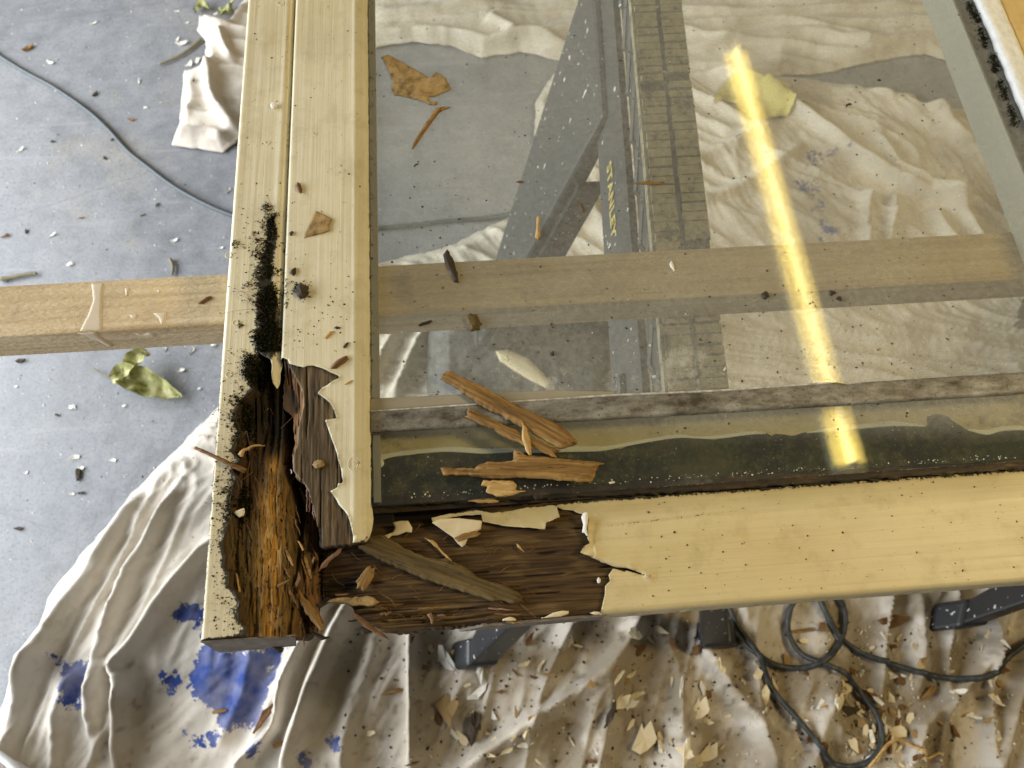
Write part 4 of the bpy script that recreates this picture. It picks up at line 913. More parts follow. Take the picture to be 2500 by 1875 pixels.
# ================================================================== LOOSE PIECES ON THE DOOR
ZG = .8931
a4 = lambda p: crop(p, 1050, 880, .217)
chip('wood_chip', a4([(115, 210), (170, 135), (230, 125), (330, 180), (480, 250), (700, 360), (950, 500), (1100, 570), (1300, 660), (1450, 740), (1560, 820), (1640, 900), (1650, 935), (1600, 960), (1520, 990), (1470, 1000), (1350, 950), (1200, 850), (1050, 760), (950, 720), (860, 670), (800, 610), (720, 595), (560, 510), (430, 420), (300, 320)]),
     .8960, .0042, M['gold_wood'], None, 'longest golden wood chip, straight board shape lying across the grey glazing strip', 'wood chip', grain=.0005)
chip('wood_chip', a4([(375, 620), (420, 625), (410, 580), (430, 545), (500, 570), (620, 640), (800, 720), (960, 790), (1100, 860), (1250, 920), (1400, 990), (1470, 1010), (1430, 1050), (1390, 1050), (1440, 1110), (1370, 1085), (1200, 1010), (1030, 945), (870, 880), (720, 790), (560, 720), (450, 660)]),
     .8958, .0032, M['gold_wood'], None, 'golden wood chip lying parallel just below the longest chip', 'wood chip')
chip('wood_chip', a4([(1035, 690), (1060, 720), (1080, 760), (1105, 830), (1140, 940), (1145, 1060), (1110, 1070), (1070, 1010), (1040, 880), (1035, 760)]), .8990, .0018, M['straw'], None, 'small pale splintered chip standing across the two golden chips', 'wood chip', tilt=-.08)
chip('wood_chip', a4([(120, 1210), (350, 1215), (500, 1220), (540, 1180), (650, 1155), (830, 1150), (940, 1125), (940, 1015), (1000, 1025), (1100, 1080), (1400, 1105), (1600, 1130), (1850, 1145), (1975, 1160), (1890, 1180), (1880, 1230), (1860, 1260), (1850, 1300), (1830, 1340), (1820, 1370), (1700, 1370), (1500, 1360), (1300, 1340), (1100, 1330), (900, 1330), (750, 1340), (600, 1330), (430, 1300), (150, 1295)]),
     ZG + .0002, .0040, M['gold_wood'], None, 'broad golden wood chip with frayed ends lying along the lower edge of the glass', 'wood chip', bow=.001)
chip('wood_chip', a4([(600, 1350), (760, 1352), (940, 1360), (970, 1400), (960, 1460), (1090, 1475), (900, 1530), (800, 1545), (700, 1520), (630, 1480), (640, 1420), (570, 1410)]), ZG, .0022, M['straw'], None, 'short frayed chip tucked below the broad golden chip at the glass edge', 'wood chip')
chip('wood_chip', a4([(400, 1580), (500, 1568), (600, 1570), (700, 1550), (780, 1580), (760, 1605), (700, 1605), (500, 1600)]), .8880, .0018, M['straw'], None, 'lowest small straw chip on the dark gap below the glass', 'wood chip')
c2 = lambda p: crop(p, 500, 0, .3918)
def flake(name, pts, z, t, mat, label, cat, tiltx=0., tilty=0., bow=0., rag=.0004):
    o = flat(name, pts, z, t, mat, None, res=.0008, zf=plane_tilt(pts, z, tiltx, tilty, bow), rag=rag); return tag(o, label, cat)
flake('paint_flake', c2([(1100, 355), (1140, 337), (1200, 370), (1300, 428), (1400, 487), (1440, 450), (1500, 490), (1535, 555), (1440, 600), (1400, 605), (1398, 628), (1420, 642), (1440, 630), (1452, 645), (1440, 655), (1400, 652), (1350, 630), (1250, 602), (1180, 590), (1160, 545), (1175, 515), (1140, 430)]), ZG + .0009, .0009, M['flake_tan'], 'large tan paint flake with a charred lower edge on the glass', 'paint flake', .01, 0, .06)
chip('splinter', c2([(1288, 942), (1300, 900), (1340, 825), (1380, 765), (1440, 675), (1490, 667), (1532, 670), (1500, 685), (1462, 700), (1410, 772), (1380, 815), (1330, 890)]), ZG, .0019, M['gold_wood'], None, 'slender orange splinter with hooked tip on the glass below the tan flake', 'splinter', rag=.0003)
c6 = lambda p: crop(p, 450, 600, .3917)
chip('splinter', c6([(1610, 60), (1640, 30), (1680, 90), (1700, 170), (1715, 235), (1680, 225), (1650, 160), (1625, 110)]), ZG, .0026, M['dark_bark'], None, 'dark bark splinter on the glass over the upper edge of the batten', 'splinter')
chip('splinter', c6([(1458, 495), (1480, 480), (1540, 465), (1542, 478), (1500, 495), (1465, 505)]), ZG, .0018, M['dark_bark'], None, 'thin dark rod of bark on the glass over the lower edge of the batten', 'splinter')
c7 = lambda p: crop(p, 1100, 600, .3917)
chip('bark_piece', c7([(95, 445), (120, 430), (160, 430), (178, 455), (190, 490), (180, 525), (130, 535), (105, 490)]), ZG, .0042, M['olive_wood'], None, 'square mossy bark piece on the glass at the lower edge of the batten', 'bark piece')
c3 = lambda p: crop(p, 1100, 0, .3917)
chip('splinter', c3([(1130, 1145), (1220, 1130), (1340, 1138), (1300, 1150), (1220, 1152)]), ZG, .0014, M['gold_wood'], None, 'thin orange splinter on the glass above the ribbed trestle top', 'splinter', rag=.0002)
chip('splinter', c3([(525, 1480), (532, 1440), (537, 1355), (556, 1348), (552, 1430), (562, 1470), (545, 1495)]), ZG, .0018, M['straw'], None, 'upright pale splinter on the glass over the grey trestle leg', 'splinter', rag=.0003)
chip('splinter', c3([(798, 1270), (812, 1275), (832, 1318), (822, 1322)]), ZG, .0013, M['brown_wood'], None, 'small brown splinter on the glass inside the trestle leg gap', 'splinter', rag=.0002)
chip('splinter', c3([(405, 1135), (430, 1128), (462, 1136), (430, 1142)]), ZG, .001, M['brown_wood'], None, 'tiny brown sliver on the glass left of the trestle leg', 'splinter', rag=.0002)
flake('paint_flake', c7([(1365, 110), (1378, 95), (1392, 120), (1395, 165), (1385, 150), (1370, 130)]), ZG, .0008, M['white'], 'small white paint flake on the glass over the middle of the batten', 'paint flake')
flake('paint_flake', c7([(335, 685), (355, 685), (368, 705), (360, 715), (340, 705)]), ZG, .0008, M['pale_crumb'], 'tiny cream flake on the glass above the longest golden chip', 'paint flake')
flake('paint_flake', c7([(1700, 775), (1712, 755), (1718, 768), (1705, 785)]), ZG, .0008, M['pale_crumb'], 'tiny straw flake on the glass above the grey strip, left of the lamp reflection', 'paint flake')
flake('paint_flake', c7([(985, 1475), (1020, 1465), (1030, 1480), (995, 1488)]), ZG, .0008, M['pale_crumb'], 'cream flake on the glass edge right of the broad golden chip', 'paint flake')
for (cx, cy, s), lab in zip([(1348, 864, 9), (1870, 722, 13), (2030, 716, 9), (2048, 730, 9), (1016, 404, 8), (2147, 196, 6), (2070, 258, 8)],
    ['black crumb on the glass above the longest golden chip', 'black clump of dirt on the glass just left of the lamp reflection', 'black crumb on the glass just right of the lamp reflection', 'black crumb trailing below another right of the lamp reflection', 'black drop shaped crumb on the glass below the slender orange splinter', 'black crumb on the glass over the grey floor triangle', 'dark clump on the glass below the grey floor triangle']):
    r = np.random.RandomState(int(cx)); a = np.sort(r.uniform(0, 2 * math.pi, 9))
    pp = [(cx + s * r.uniform(.35, 1.1) * math.cos(t), cy + s * r.uniform(.35, 1.0) * math.sin(t)) for t in a]
    chip('dirt_clump', pp, ZG, .0020, M['crumb'], None, lab, 'dirt clump', rag=.0007, res=.0005)
ZBD = .9030
flake('paint_flake', c2([(615, 1482), (640, 1420), (690, 1315), (760, 1345), (795, 1370), (778, 1400), (780, 1440), (690, 1465)]), ZBD + .0006, .0009, M['flake_tan'], 'kite shaped tan paint flake lying on the cream stile', 'paint flake', .02, .01, .04)
chip('dirt_clump', c2([(565, 1165), (575, 1140), (595, 1150), (612, 1180), (605, 1208), (585, 1200)]), ZBD, .0030, M['brown_wood'], None, 'brown chrysalis like crumb on the stile above the kite shaped flake', 'dirt clump')
chip('dirt_clump', c2([(528, 1455), (545, 1440), (556, 1448), (545, 1470), (530, 1468)]), ZBD, .0022, M['crumb'], None, 'small black crumb on the stile left of the kite shaped flake', 'dirt clump')
chip('dirt_clump', [(712, 659), (722, 654), (724, 666), (716, 674), (708, 668)], ZBD, .0026, M['crumb'], None, 'black crumb on the stile just above the round mossy lump', 'dirt clump')
chip('dirt_clump', [(722, 702), (736, 694), (752, 702), (755, 716), (745, 729), (731, 728), (722, 716)], ZBD, .0052, M['crumb'], None, 'round black mossy lump on the cream stile', 'dirt clump', rag=.0012)
chip('wood_chip', c6([(870, 575), (905, 535), (940, 533), (920, 555), (885, 582)]), ZBD, .0012, M['straw'], None, 'pale sliver on the stile below the mossy lump', 'wood chip', rag=.0003)
chip('wood_chip', c6([(932, 512), (950, 505), (977, 512), (950, 520)]), ZBD, .0014, M['dark_bark'], None, 'dark seed sized sliver on the stile beside the pale sliver', 'wood chip', rag=.0003)
chip('wood_chip', c6([(990, 635), (1005, 612), (1028, 602), (1018, 622), (1000, 640)]), ZBD, .0016, M['dark_bark'], None, 'dark sliver on the stile above the fibrous brown chip', 'wood chip', rag=.0003)
chip('wood_chip', c6([(918, 765), (935, 735), (960, 712), (1010, 685), (1022, 705), (990, 740), (950, 772)]), ZBD, .0026, M['brown_wood'], None, 'fibrous brown chip on the stile above the weathered bare wood', 'wood chip', rag=.0009)
chip('wood_chip', c6([(1000, 865), (1020, 848), (1050, 838), (1040, 852), (1015, 866)]), ZBD, .0010, M['straw'], None, 'tiny straw sliver on the stile right of the uppermost bare wood point', 'wood chip', rag=.0003)
c5 = lambda p: crop(p, 480, 850, .2712)
flake('metal_flake', c5([(1040, 1050), (1060, 1020), (1100, 1002), (1140, 1015), (1160, 1050), (1130, 1070), (1075, 1088)]), .9022, .0012, M['flake_tan'], 'small glinting flake on the weathered grey bare wood', 'flake', .1, 0, .3)
P_ = catmull([(*U(476, 1093, .9035), .9035), (*U(510, 1108, .9050), .9048), (*U(560, 1132, .904), .9042), (*U(600, 1150, .900), .9000)], 8)
rr = np.linspace(.0010, .0018, len(P_)) * (1 + .25 * np.random.RandomState(3).rand(len(P_)))
V, Q, T = sweep(P_, rr, 7); tag(mk('splinter', V, Q, T, mat=M['brown_wood']), 'brown curved splinter overhanging the outer edge of the stile', 'splinter')
x, y = U(670, 261, .9); th = np.arange(20) / 20 * 2 * math.pi
V, Q, _ = relief(np.stack([x + .0029 * np.cos(th), y + .0029 * np.sin(th)], 1), .0005, lambda x, y, sd: .9032 - .0006 * np.exp(-sd / .0004) + 0 * x, .9002)
tag(mk('paint_pellet', V, Q, mat=M['white']), 'small round cream pellet on the outer stile near the groove', 'pellet')

# dirt scattered on the door
def crumbs(name, pts, zf, smin, smax, mat, label, cat, seed):
    r = np.random.RandomState(seed); V = []; T = []
    for px, py in pts:
        z = zf(px, py); x, y = U(px, py, z); s = smin + (smax - smin) * r.rand() ** 2; n = len(V)
        a = r.uniform(0, 6.28); e = r.uniform(.4, 1.0)
        for k in range(5):
            t = a + k * 1.2566; d = np.array([math.cos(t) * s, math.sin(t) * s * e]); d = np.array([d[0] * math.cos(a) - d[1] * math.sin(a), d[0] * math.sin(a) + d[1] * math.cos(a)]); V.append((x + d[0] * r.uniform(.6, 1.2), y + d[1] * r.uniform(.6, 1.2), z))
        V.append((x, y, z + s * .7)); T += [(n + k, n + (k + 1) % 5, n + 5) for k in range(5)]
    o = mk(name, V, None, np.array(T), mat=mat, smooth=False); return tag(o, label, cat, None, 'stuff')
r = np.random.RandomState(21)
gp_ = [(r.uniform(912, 2350), r.uniform(5, 1180)) for _ in range(620)] + [(r.normal(1950, 130), r.normal(760, 60)) for _ in range(80)] + [(r.normal(1080, 110), r.uniform(520, 960)) for _ in range(60)] + [(r.normal(2080, 120), r.normal(880, 25)) for _ in range(50)]
gp_ = [p for p in gp_ if 910 < p[0] < 2350 + .4 * p[1] and p[1] < 1190]
crumbs('dirt_specks', gp_, lambda a, b: ZG, .00030, .0014, M['crumb'], 'dark specks of dirt sprinkled over the glass', 'dirt', 31)
crumbs('pale_specks', [(r.uniform(912, 2350), r.uniform(5, 1180)) for _ in range(150)], lambda a, b: ZG, .0002, .0008, M['pale_crumb'], 'pale specks of dust sprinkled over the glass', 'dirt', 32)
fp = [(r.uniform(560, 880), r.uniform(0, 860)) for _ in range(150)] + [(r.normal(740, 60), r.normal(760, 70)) for _ in range(110)] + [(r.uniform(515, 600), r.uniform(850, 1540)) for _ in range(600)] + [(r.normal(620, 35), r.normal(600, 70)) for _ in range(110)] + [(r.uniform(720, 890), r.uniform(860, 1300)) for _ in range(60)]
fp = [p for p in fp if p[0] > 606 - .0745 * p[1] + 4 and p[0] < 885]
def zst(a, b): x, y = U(a, b, .9); return ztop_stile(float(x), float(y))
crumbs('dirt_specks', fp, zst, .0003, .0012, M['crumb'], 'dark specks of dirt on the cream stile around the moss', 'dirt', 33)
rp = [(r.uniform(1520, 2500), r.uniform(1150, 1480)) for _ in range(170)]
def zra(a, b): x, y = U(a, b, .8865); return float(rail_prof(np.array([y]))[0]) + .0001
rp = [p for p in rp if YR0 + .004 < float(U(*p, .8865)[1]) < YR1 - .003]
crumbs('dirt_specks', rp, zra, .0003, .0012, M['crumb'], 'dark specks of dirt on the cream bottom rail', 'dirt', 34)
ep = [(a, 1224 - (a - 905) * .066 - r.uniform(2, 14)) for a in r.uniform(1000, 2500, 220)]
crumbs('pale_specks', ep, lambda a, b: ZG, .0002, .0009, M['pale_crumb'], 'pale crumbs along the lower edge of the glass', 'dirt', 35)
V, T = tufts([(2378 + (k * 9) * .40 + random.uniform(-6, 4), k * 9, .55) for k in range(0, 34) if k % 7 < 5], 60, 6, .0016, lambda x, y: .8932, 9)
tag(mk('moss', V, None, T, mat=M['moss'], parent=door, smooth=False), kind='stuff')
V, T = tufts([(904, k * 42 + random.uniform(-10, 10), .3) for k in range(28)], 30, 4, .0012, lambda x, y: .8935, 10)
tag(mk('moss', V, None, T, mat=M['moss'], parent=door, smooth=False), kind='stuff')

# ================================================================== BATTEN AND TRESTLES
ZB0, ZB1 = .820, .8575
bat = empty('timber_batten', (.3, .345, ZB0), 'planed pine batten with pale paint drips running under the door', 'batten')
BX0, BX1, BY0, BY1 = -1.1, 1.6, .3195, .3695
V, Q = boxes([(BX0, BX1, BY0, BY1, ZB0, ZB1)]); o = mk('beam', V, Q, mat=M['pine'], parent=bat, smooth=False); bevel(o, .0012)
def drip(pts, z=ZB1):
    P_ = UP(pts, z); V, Q, _ = relief(P_, .0012, lambda x, y, sd: z + .0007 * np.clip(sd / .0015, 0, 1) + .0001, z - .0004, rag=.0005); mk('paint_drip', V, Q, mat=M['drip'], parent=bat)
b5 = lambda p: crop(p, 0, 600, .3918)
drip(b5([(570, 235), (645, 235), (640, 330), (635, 430), (640, 525), (500, 530), (545, 440), (580, 350)]))
drip(b5([(780, 265), (805, 265), (800, 310), (785, 310)])); drip(b5([(950, 420), (1040, 415), (1035, 470), (1005, 490), (985, 450)])); drip(b5([(805, 430), (860, 425), (855, 450), (820, 450)])); drip(b5([(980, 275), (1000, 275), (995, 290), (985, 290)]))
def drip_front(uz):      # drips on the front face: (x, z)
    P_ = np.array(uz); V, Q, _ = relief(P_, .0012, lambda x, y, sd: .0008 * np.clip(sd / .001, 0, 1) + .0002, -.0002)
    W = np.stack([V[:, 0], BY0 - V[:, 2], V[:, 1]], 1); mk('paint_drip', W, Q[:, ::-1], mat=M['drip'], parent=bat)
xa = lambda a: float(U(a * .3918, 600 + 545 * .3918, ZB1)[0])
drip_front([(xa(480), ZB1 - .001), (xa(590), ZB1 - .001), (xa(592), .843), (xa(610), .832), (xa(600), .828), (xa(575), .829), (xa(550), .842), (xa(520), .850)])
drip_front([(xa(810), .851), (xa(860), .848), (xa(905), .850), (xa(935), .846), (xa(915), .842), (xa(870), .843), (xa(830), .845)])
chip('splinter', b5([(1232, 362), (1280, 325), (1320, 318), (1318, 332), (1270, 365)]), ZB1, .0018, M['brown_wood'], None, 'reddish splinter on the batten beside the outer stile', 'splinter')

def trestle(dx, label, legmat='horse', skew=.0725):
    """plastic sawhorse standing along y; beam axis slightly skewed"""
    t_ = empty('sawhorse', (.19 + dx, .5, 0), label, 'sawhorse', 'plastic sawhorses holding the batten')
    cx = lambda y: .190 + skew * (y - .08) + dx
    Y0, Y1 = .075, 1.02; W2 = .0285
    def slab(y0, y1, xa0, xa1, xb0, xb1, z0, z1):   # x ranges (relative to axis) at bottom a and top b
        return hexa([(cx(y0) + xa0, y0, z0), (cx(y0) + xa1, y0, z0), (cx(y1) + xa1, y1, z0), (cx(y1) + xa0, y1, z0), (cx(y0) + xb0, y0, z1), (cx(y0) + xb1, y0, z1), (cx(y1) + xb1, y1, z1), (cx(y1) + xb0, y1, z1)])
    mk('beam', *slab(Y0, Y1, -W2 + .004, W2 - .004, -W2 + .002, W2 - .002, .742, .8165), mat=M['horse'], parent=t_, smooth=False)
    R_ = []; r = np.random.RandomState(3)
    y = Y0 + .004
    while y < Y1 - .01:
        for sx0, sx1 in ((-W2, -.0016), (.0016, W2)):
            if r.rand() < .97: R_.append(slab(y + r.uniform(-.0008, .0008), y + .0092 + r.uniform(-.0012, .0012), sx0 + r.uniform(0, .0025), sx1, sx0 + .0008 + r.uniform(0, .002), sx1 - .0008, .8160, .8198 - r.uniform(0, .0008)))
        y += .0112
    V, Q, _ = join(R_); mk('ribbed_top', V, Q, mat=M['horse_top'], parent=t_, smooth=False)
    mk('top_plate', *slab(Y0, Y1, -W2 + .0015, W2 - .0015, -W2 + .0015, W2 - .0015, .8166, .8170), mat=M['horse'], parent=t_, smooth=False)
    mk('top_edge', *slab(Y0, Y1, -W2 - .0015, -W2 + .0012, -W2 - .0015, -W2 + .0012, .806, .8178), mat=M['horse_top'], parent=t_, smooth=False)
    for sgn in (-1, 1):
        L_ = []
        y = Y0 + .02
        while y < Y1 - .08:
            for a, b in ((0, .07), (.07, 0)):
                A = np.array([cx(y + a) + sgn * (W2 - .002), y + a, .748]); B = np.array([cx(y + b) + sgn * (W2 - .002), y + b, .808]); L_.append(sweep(np.array([A, (A + B) / 2, B]), .0028, 4))
            y += .07
        V, Q, T = join(L_); mk('lattice', V, Q, T, mat=M['horse'], parent=t_, smooth=False)
        a0, a1 = sorted((sgn * (W2 - .002), sgn * (W2 + .006))); b0, b1 = sorted((sgn * (W2 + .014), sgn * (W2 + .022)))
        sp = mk('side_panel', *slab(Y0, Y1, b0, b1, a0, a1, .655, .7425), mat=M['horse'], parent=t_, smooth=False)
        if sgn < 0 and dx == 0:
            cu = bpy.data.curves.new('lettering', 'FONT'); cu.body = 'STANLEY'; cu.size = .0235; cu.extrude = .0006; cu.align_x = 'CENTER'; cu.align_y = 'CENTER'; cu.space_character = 1.12; cu.offset = .0006
            tmp = bpy.data.objects.new('tmp', cu); COL.objects.link(tmp); bpy.context.view_layer.update()
            me = bpy.data.meshes.new_from_object(tmp.evaluated_get(bpy.context.evaluated_depsgraph_get())); bpy.data.objects.remove(tmp)
            lo = bpy.data.objects.new('lettering', me); me.materials.append(M['letter'])
            yc, zc = .545, .694; k = (.7425 - zc) / (.7425 - .655)
            slope = math.atan2(.0160, .0875)
            ex = Vector((.0725, 1, 0)).normalized() * -1; ey = Vector((math.sin(slope), 0, math.cos(slope))); nz = ex.cross(ey).normalized(); ey = nz.cross(ex)
            xo = cx(yc) - (W2 + .006) - (.0160) * k
            mw = Matrix(((ex.x, ey.x, nz.x, xo), (ex.y, ey.y, nz.y, yc), (ex.z, ey.z, nz.z, zc), (0, 0, 0, 1))); mw.translation += nz * .0010
            put(lo, sp); lo.matrix_parent_inverse = Matrix(); lo.matrix_basis = Matrix.Translation(-Vector(t_.location)) @ mw
        # legs: (y at top 0/1, y at foot 0/1)
        for (ya, yb, fa, fb, xf) in ((.17, .32, .065, .105, -.200), (.665, .95, .655, .730, -.195)):
            s_ = -sgn
            top0, top1 = (W2 + .010, W2 - .004); f0, f1 = -xf + .024, -xf - .024
            def lx(q, rel): return cx(q) - s_ * rel
            pts = [(lx(fa, f0) if s_ < 0 else lx(fa, f0), fa, .07), (lx(fa, f1), fa, .07), (lx(fb, f1), fb, .07), (lx(fb, f0), fb, .07), (lx(ya, top0 + .012), ya, .70), (lx(ya, top1), ya, .70), (lx(yb, top1), yb, .70), (lx(yb, top0 + .012), yb, .70)]
            if s_ > 0: pass
            lg = mk('leg', *hexa(pts), mat=M['horse_black' if ya < .5 else legmat], parent=t_, smooth=False); bevel(lg, .006)
            k = .07 / .63; g0, g1 = f0 + .028, f1 + .010
            pf = [(lx(fa, g0 + .012), fa - .004, .001), (lx(fa, g1), fa - .004, .001), (lx(fb, g1), fb + .004, .001), (lx(fb, g0 + .012), fb + .004, .001), (lx(fa, f0 + .003), fa - .003, .085), (lx(fa, f1 - .003), fa - .003, .085), (lx(fb, f1 - .003), fb + .003, .085), (lx(fb, f0 + .003), fb + .003, .085)]
            ft = mk('foot', *hexa(pf), mat=M['horse_black'], parent=lg, smooth=False); bevel(ft, .008, 3)
            if ya > .5:      # darker inner channel of the far legs
                mid = lambda a, b, k: a + (b - a) * k
                def pt(q0, q1, rel0, rel1, k): yy = mid(q0, q1, k); return (mid(lx(q0, rel0), lx(q1, rel1), k), yy, mid(.07, .70, k))
                c0 = [pt(fa - .012, ya - .012, f0 - .018, top0 - .004, .02), pt(fa - .012, ya - .012, f1 - .022, top1 - .022, .02), pt(fa, ya, f1 - .022, top1 - .022, .02), pt(fa, ya, f0 - .018, top0 - .004, .02),
                      pt(fa - .012, ya - .012, f0 - .018, top0 - .004, .80), pt(fa - .012, ya - .012, f1 - .022, top1 - .022, .80), pt(fa, ya, f1 - .022, top1 - .022, .80), pt(fa, ya, f0 - .018, top0 - .004, .80)]
                mk('leg_channel', *hexa(c0), mat=M['horse_black'], parent=lg, smooth=False)
    return t_
trestle(0, 'grey plastic sawhorse with ribbed top standing under the glass')
trestle(.86, 'sawhorse at the right whose black foot shows below the cream rail', 'horse_black', .62)

# ================================================================== CABLES
def cable(name, pts, rad, mat, label, over=0.0):
    W = [(*U(a, b, .01),) for a, b in pts]
    P_ = []
    for (x, y) in W: P_.append((x, y, 0))
    C = catmull(P_, 8)
    g = ground(C[:, 0], C[:, 1]); k = np.ones(9) / 9; gp2 = np.concatenate([np.full(4, g[0]), g, np.full(4, g[-1])]); C[:, 2] = np.maximum(np.convolve(gp2, k, 'valid'), g - .004) + rad * .95 + over
    V, Q, T = sweep(C, rad, 10); return tag(mk(name, V, Q, T, mat=mat), label, 'cable')
cable('power_cable', [(-150, 55), (-60, 95), (0, 135), (60, 172), (130, 210), (210, 265), (262, 312), (310, 365), (360, 405), (420, 450), (490, 490), (560, 520), (640, 545), (760, 560), (910, 555), (1020, 545), (1110, 535), (1240, 530), (1330, 540)], .0052, M['cable_grey'], 'thin grey cable crossing the concrete left of the door')
LOOP = [(1745, 1475), (1765, 1520), (1790, 1560), (1818, 1590), (1850, 1612), (1900, 1630), (1950, 1632), (1985, 1618), (2020, 1590), (2046, 1550), (2052, 1510), (2042, 1478), (2010, 1455), (1960, 1455), (1925, 1475), (1912, 1520), (1920, 1560), (1945, 1600), (1985, 1622), (2040, 1648), (2085, 1690), (2115, 1740), (2125, 1790), (2115, 1830), (2085, 1860), (2040, 1868), (2000, 1850), (1960, 1800), (1915, 1740), (1870, 1680), (1840, 1620), (1825, 1590), (1790, 1535), (1765, 1475)]
cable('power_cable', LOOP, .0050, M['cable'], 'black cable coiled in loops on the dirty dust sheet below the rail', .006)
cable('power_cable', [(1985, 1450), (2000, 1500), (2035, 1555), (2090, 1595), (2150, 1620), (2230, 1645), (2300, 1658), (2370, 1655), (2420, 1630), (2470, 1585), (2560, 1510)], .0053, M['cable'], 'black cable sweeping to the right edge past the coiled loops', .002)

# ================================================================== THINGS ON THE FLOOR
# dark tool seen through the glass
tx, ty = [float(v) for v in U(1240, 860, .04)]
tool = empty('power_tool', (tx, ty, 0), 'dark grey tool with an orange trim line lying under the glass behind the batten', 'tool')
pts = UP([(1040, 800), (1100, 730), (1330, 700), (1440, 720), (1500, 800), (1510, 940), (1480, 1060), (1260, 1080), (1110, 1060), (1040, 950)], .03)
n = NT('tool_plastic'); c = n.mix(n.ramp(n.noise(45, 5, .7), [(.42, 0.), (.6, .8)]), (.055, .058, .058), (.14, .14, .13)); M['tool'] = n.done(c, .6, n.bump(n.noise(120, 4), .4, .003))
V, Q, _ = relief(pts, .004, lambda x, y, sd: .012 + .065 * np.sqrt(np.clip(sd / .05, 0, 1)) + .008 * fbm(x * 40, y * 40, 95, 3), .0035)
mk('body', V, Q, mat=M['tool'], parent=tool)
C = catmull([(*U(a, b, .055), .066) for a, b in [(1340, 775), (1385, 780), (1430, 805), (1460, 845)]], 8); V, Q, T = sweep(C, .006, 8)
n = NT('orange_trim'); M['orange'] = n.done((.48, .22, .04), .6); mk('trim', V, Q, T, mat=M['orange'], parent=tool)
pts = [(1210, 862), (1240, 858), (1290, 880), (1325, 915), (1345, 940), (1335, 952), (1300, 935), (1250, 905), (1220, 885)]
V, Q, _ = relief(UP(pts, .075), .003, lambda x, y, sd: .086 + .003 * np.clip(sd / .01, 0, 1), .060); mk('pale_panel', V, Q, mat=M['flake'], parent=tool)

def leaf(name, spine, widths, mat, label, cupz, z0=.004, seed=1, cat='leaf', fold=.6, stem=None, parent=None):
    """leaf blade: spine points in photo px (floor), cupped and curled"""
    W = np.array([(*U(a, b, .02), c) for (a, b), c in zip(spine, cupz)]); C = catmull(W, 5); wd = np.interp(np.linspace(0, 1, len(C)), np.linspace(0, 1, len(widths)), widths)
    Tn = np.gradient(C, axis=0); N_ = np.stack([-Tn[:, 1], Tn[:, 0], 0 * Tn[:, 0]], 1); N_ /= np.linalg.norm(N_, axis=1)[:, None]
    m = 9; V = []; r = np.random.RandomState(seed)
    for i in range(len(C)):
        for j in range(m):
            s = (j / (m - 1)) * 2 - 1; V.append(C[i] + N_[i] * s * wd[i] + np.array([0, 0, fold * abs(s) ** 1.5 * wd[i] + .004 * math.sin(i * .9 + 3 * s) + .002 * r.randn()]))
    V = np.array(V); g = ground(V[:, 0], V[:, 1]); V[:, 2] += g + z0
    i, j = np.meshgrid(np.arange(len(C) - 1), np.arange(m - 1), indexing='ij'); a = (i * m + j).ravel(); q = np.stack([a, a + 1, a + m + 1, a + m], 1)
    nn = len(V); V2 = V - np.array([0, 0, .0008]); VV = np.vstack([V, V2])
    if parent is not None: return mk(name, VV, np.vstack([q, q[:, ::-1] + nn]), mat=mat, parent=parent)
    if stem is None:
        o = mk(name, VV, np.vstack([q, q[:, ::-1] + nn]), mat=mat); return tag(o, label, cat)
    root = empty(name, (float(C[:, 0].mean()), float(C[:, 1].mean()), 0), label, cat)
    mk('blade', VV, np.vstack([q, q[:, ::-1] + nn]), mat=mat, parent=root)
    SP = catmull([(*U(a, b, .01), z) for a, b, z in stem], 6); V, Q, T = sweep(SP, .0016, 6); mk('stem', V, Q, T, mat=M['twig'], parent=root)
    return root
LF = leaf('curled_leaf', [(272, 930), (300, 920), (335, 930), (370, 945), (400, 955), (442, 968)], [.009, .021, .028, .026, .019, .004], M['leaf'], 'curled dry green leaf on the concrete below the batten', [.012, .016, .008, .004, .006, .012], stem=[(224, 898, .006), (250, 912, .008), (280, 927, .014)], seed=4, fold=1.0)
leaf('folded_lobe', [(300, 925), (330, 900), (355, 878), (372, 868)], [.005, .016, .018, .005], M['leaf'], None, [.020, .030, .034, .030], seed=8, fold=.9, parent=LF)
leaf('yellow_leaf', [(1738, 262), (1790, 235), (1840, 255), (1890, 265), (1920, 285)], [.002, .040, .062, .058, .012], M['yleaf'], 'flat yellow leaf shaped scrap on the dust sheet beside the lamp reflection', [.004] * 5, seed=6, fold=.05)
for k, (sp, lab) in enumerate([([(470, 18), (490, 8), (510, 12)], 'curled green leaf at the top edge, leftmost of the green pieces'), ([(530, 12), (555, 22), (585, 20)], 'curled green leaf at the top edge touching the stile'), ([(545, 58), (556, 50), (566, 46)], 'small green leaf scrap beside the bunched dust sheet')]):
    leaf('green_leaf', sp, [.004, .014, .003], M['leaf'], lab, [.004, .008, .006], seed=20 + k, fold=.7)
def twig(pts, rad, mat, label, name='twig', dz=.002):
    W = np.array([U(a, b, .006) for a, b in pts]); C = catmull(np.column_stack([W, np.zeros(len(W))]), 6); C[:, 2] = ground(C[:, 0], C[:, 1]) + rad + dz
    V, Q, T = sweep(C, np.linspace(rad, rad * .6, len(C)) * (1 + .2 * rng.rand(len(C))), 7); return tag(mk(name, V, Q, T, mat=mat), label, 'twig')
twig([(492, 95), (460, 122), (430, 140), (386, 158)], .004, M['twig'], 'brown twig on the concrete beside the bunched dust sheet')
twig([(0, 682), (35, 676), (76, 668), (90, 668)], .0045, M['twig'], 'pale stick on the concrete above the batten at the left edge')
twig([(415, 632), (422, 650), (420, 672)], .0040, M['twig'], 'short bent twig on the concrete just above the batten')
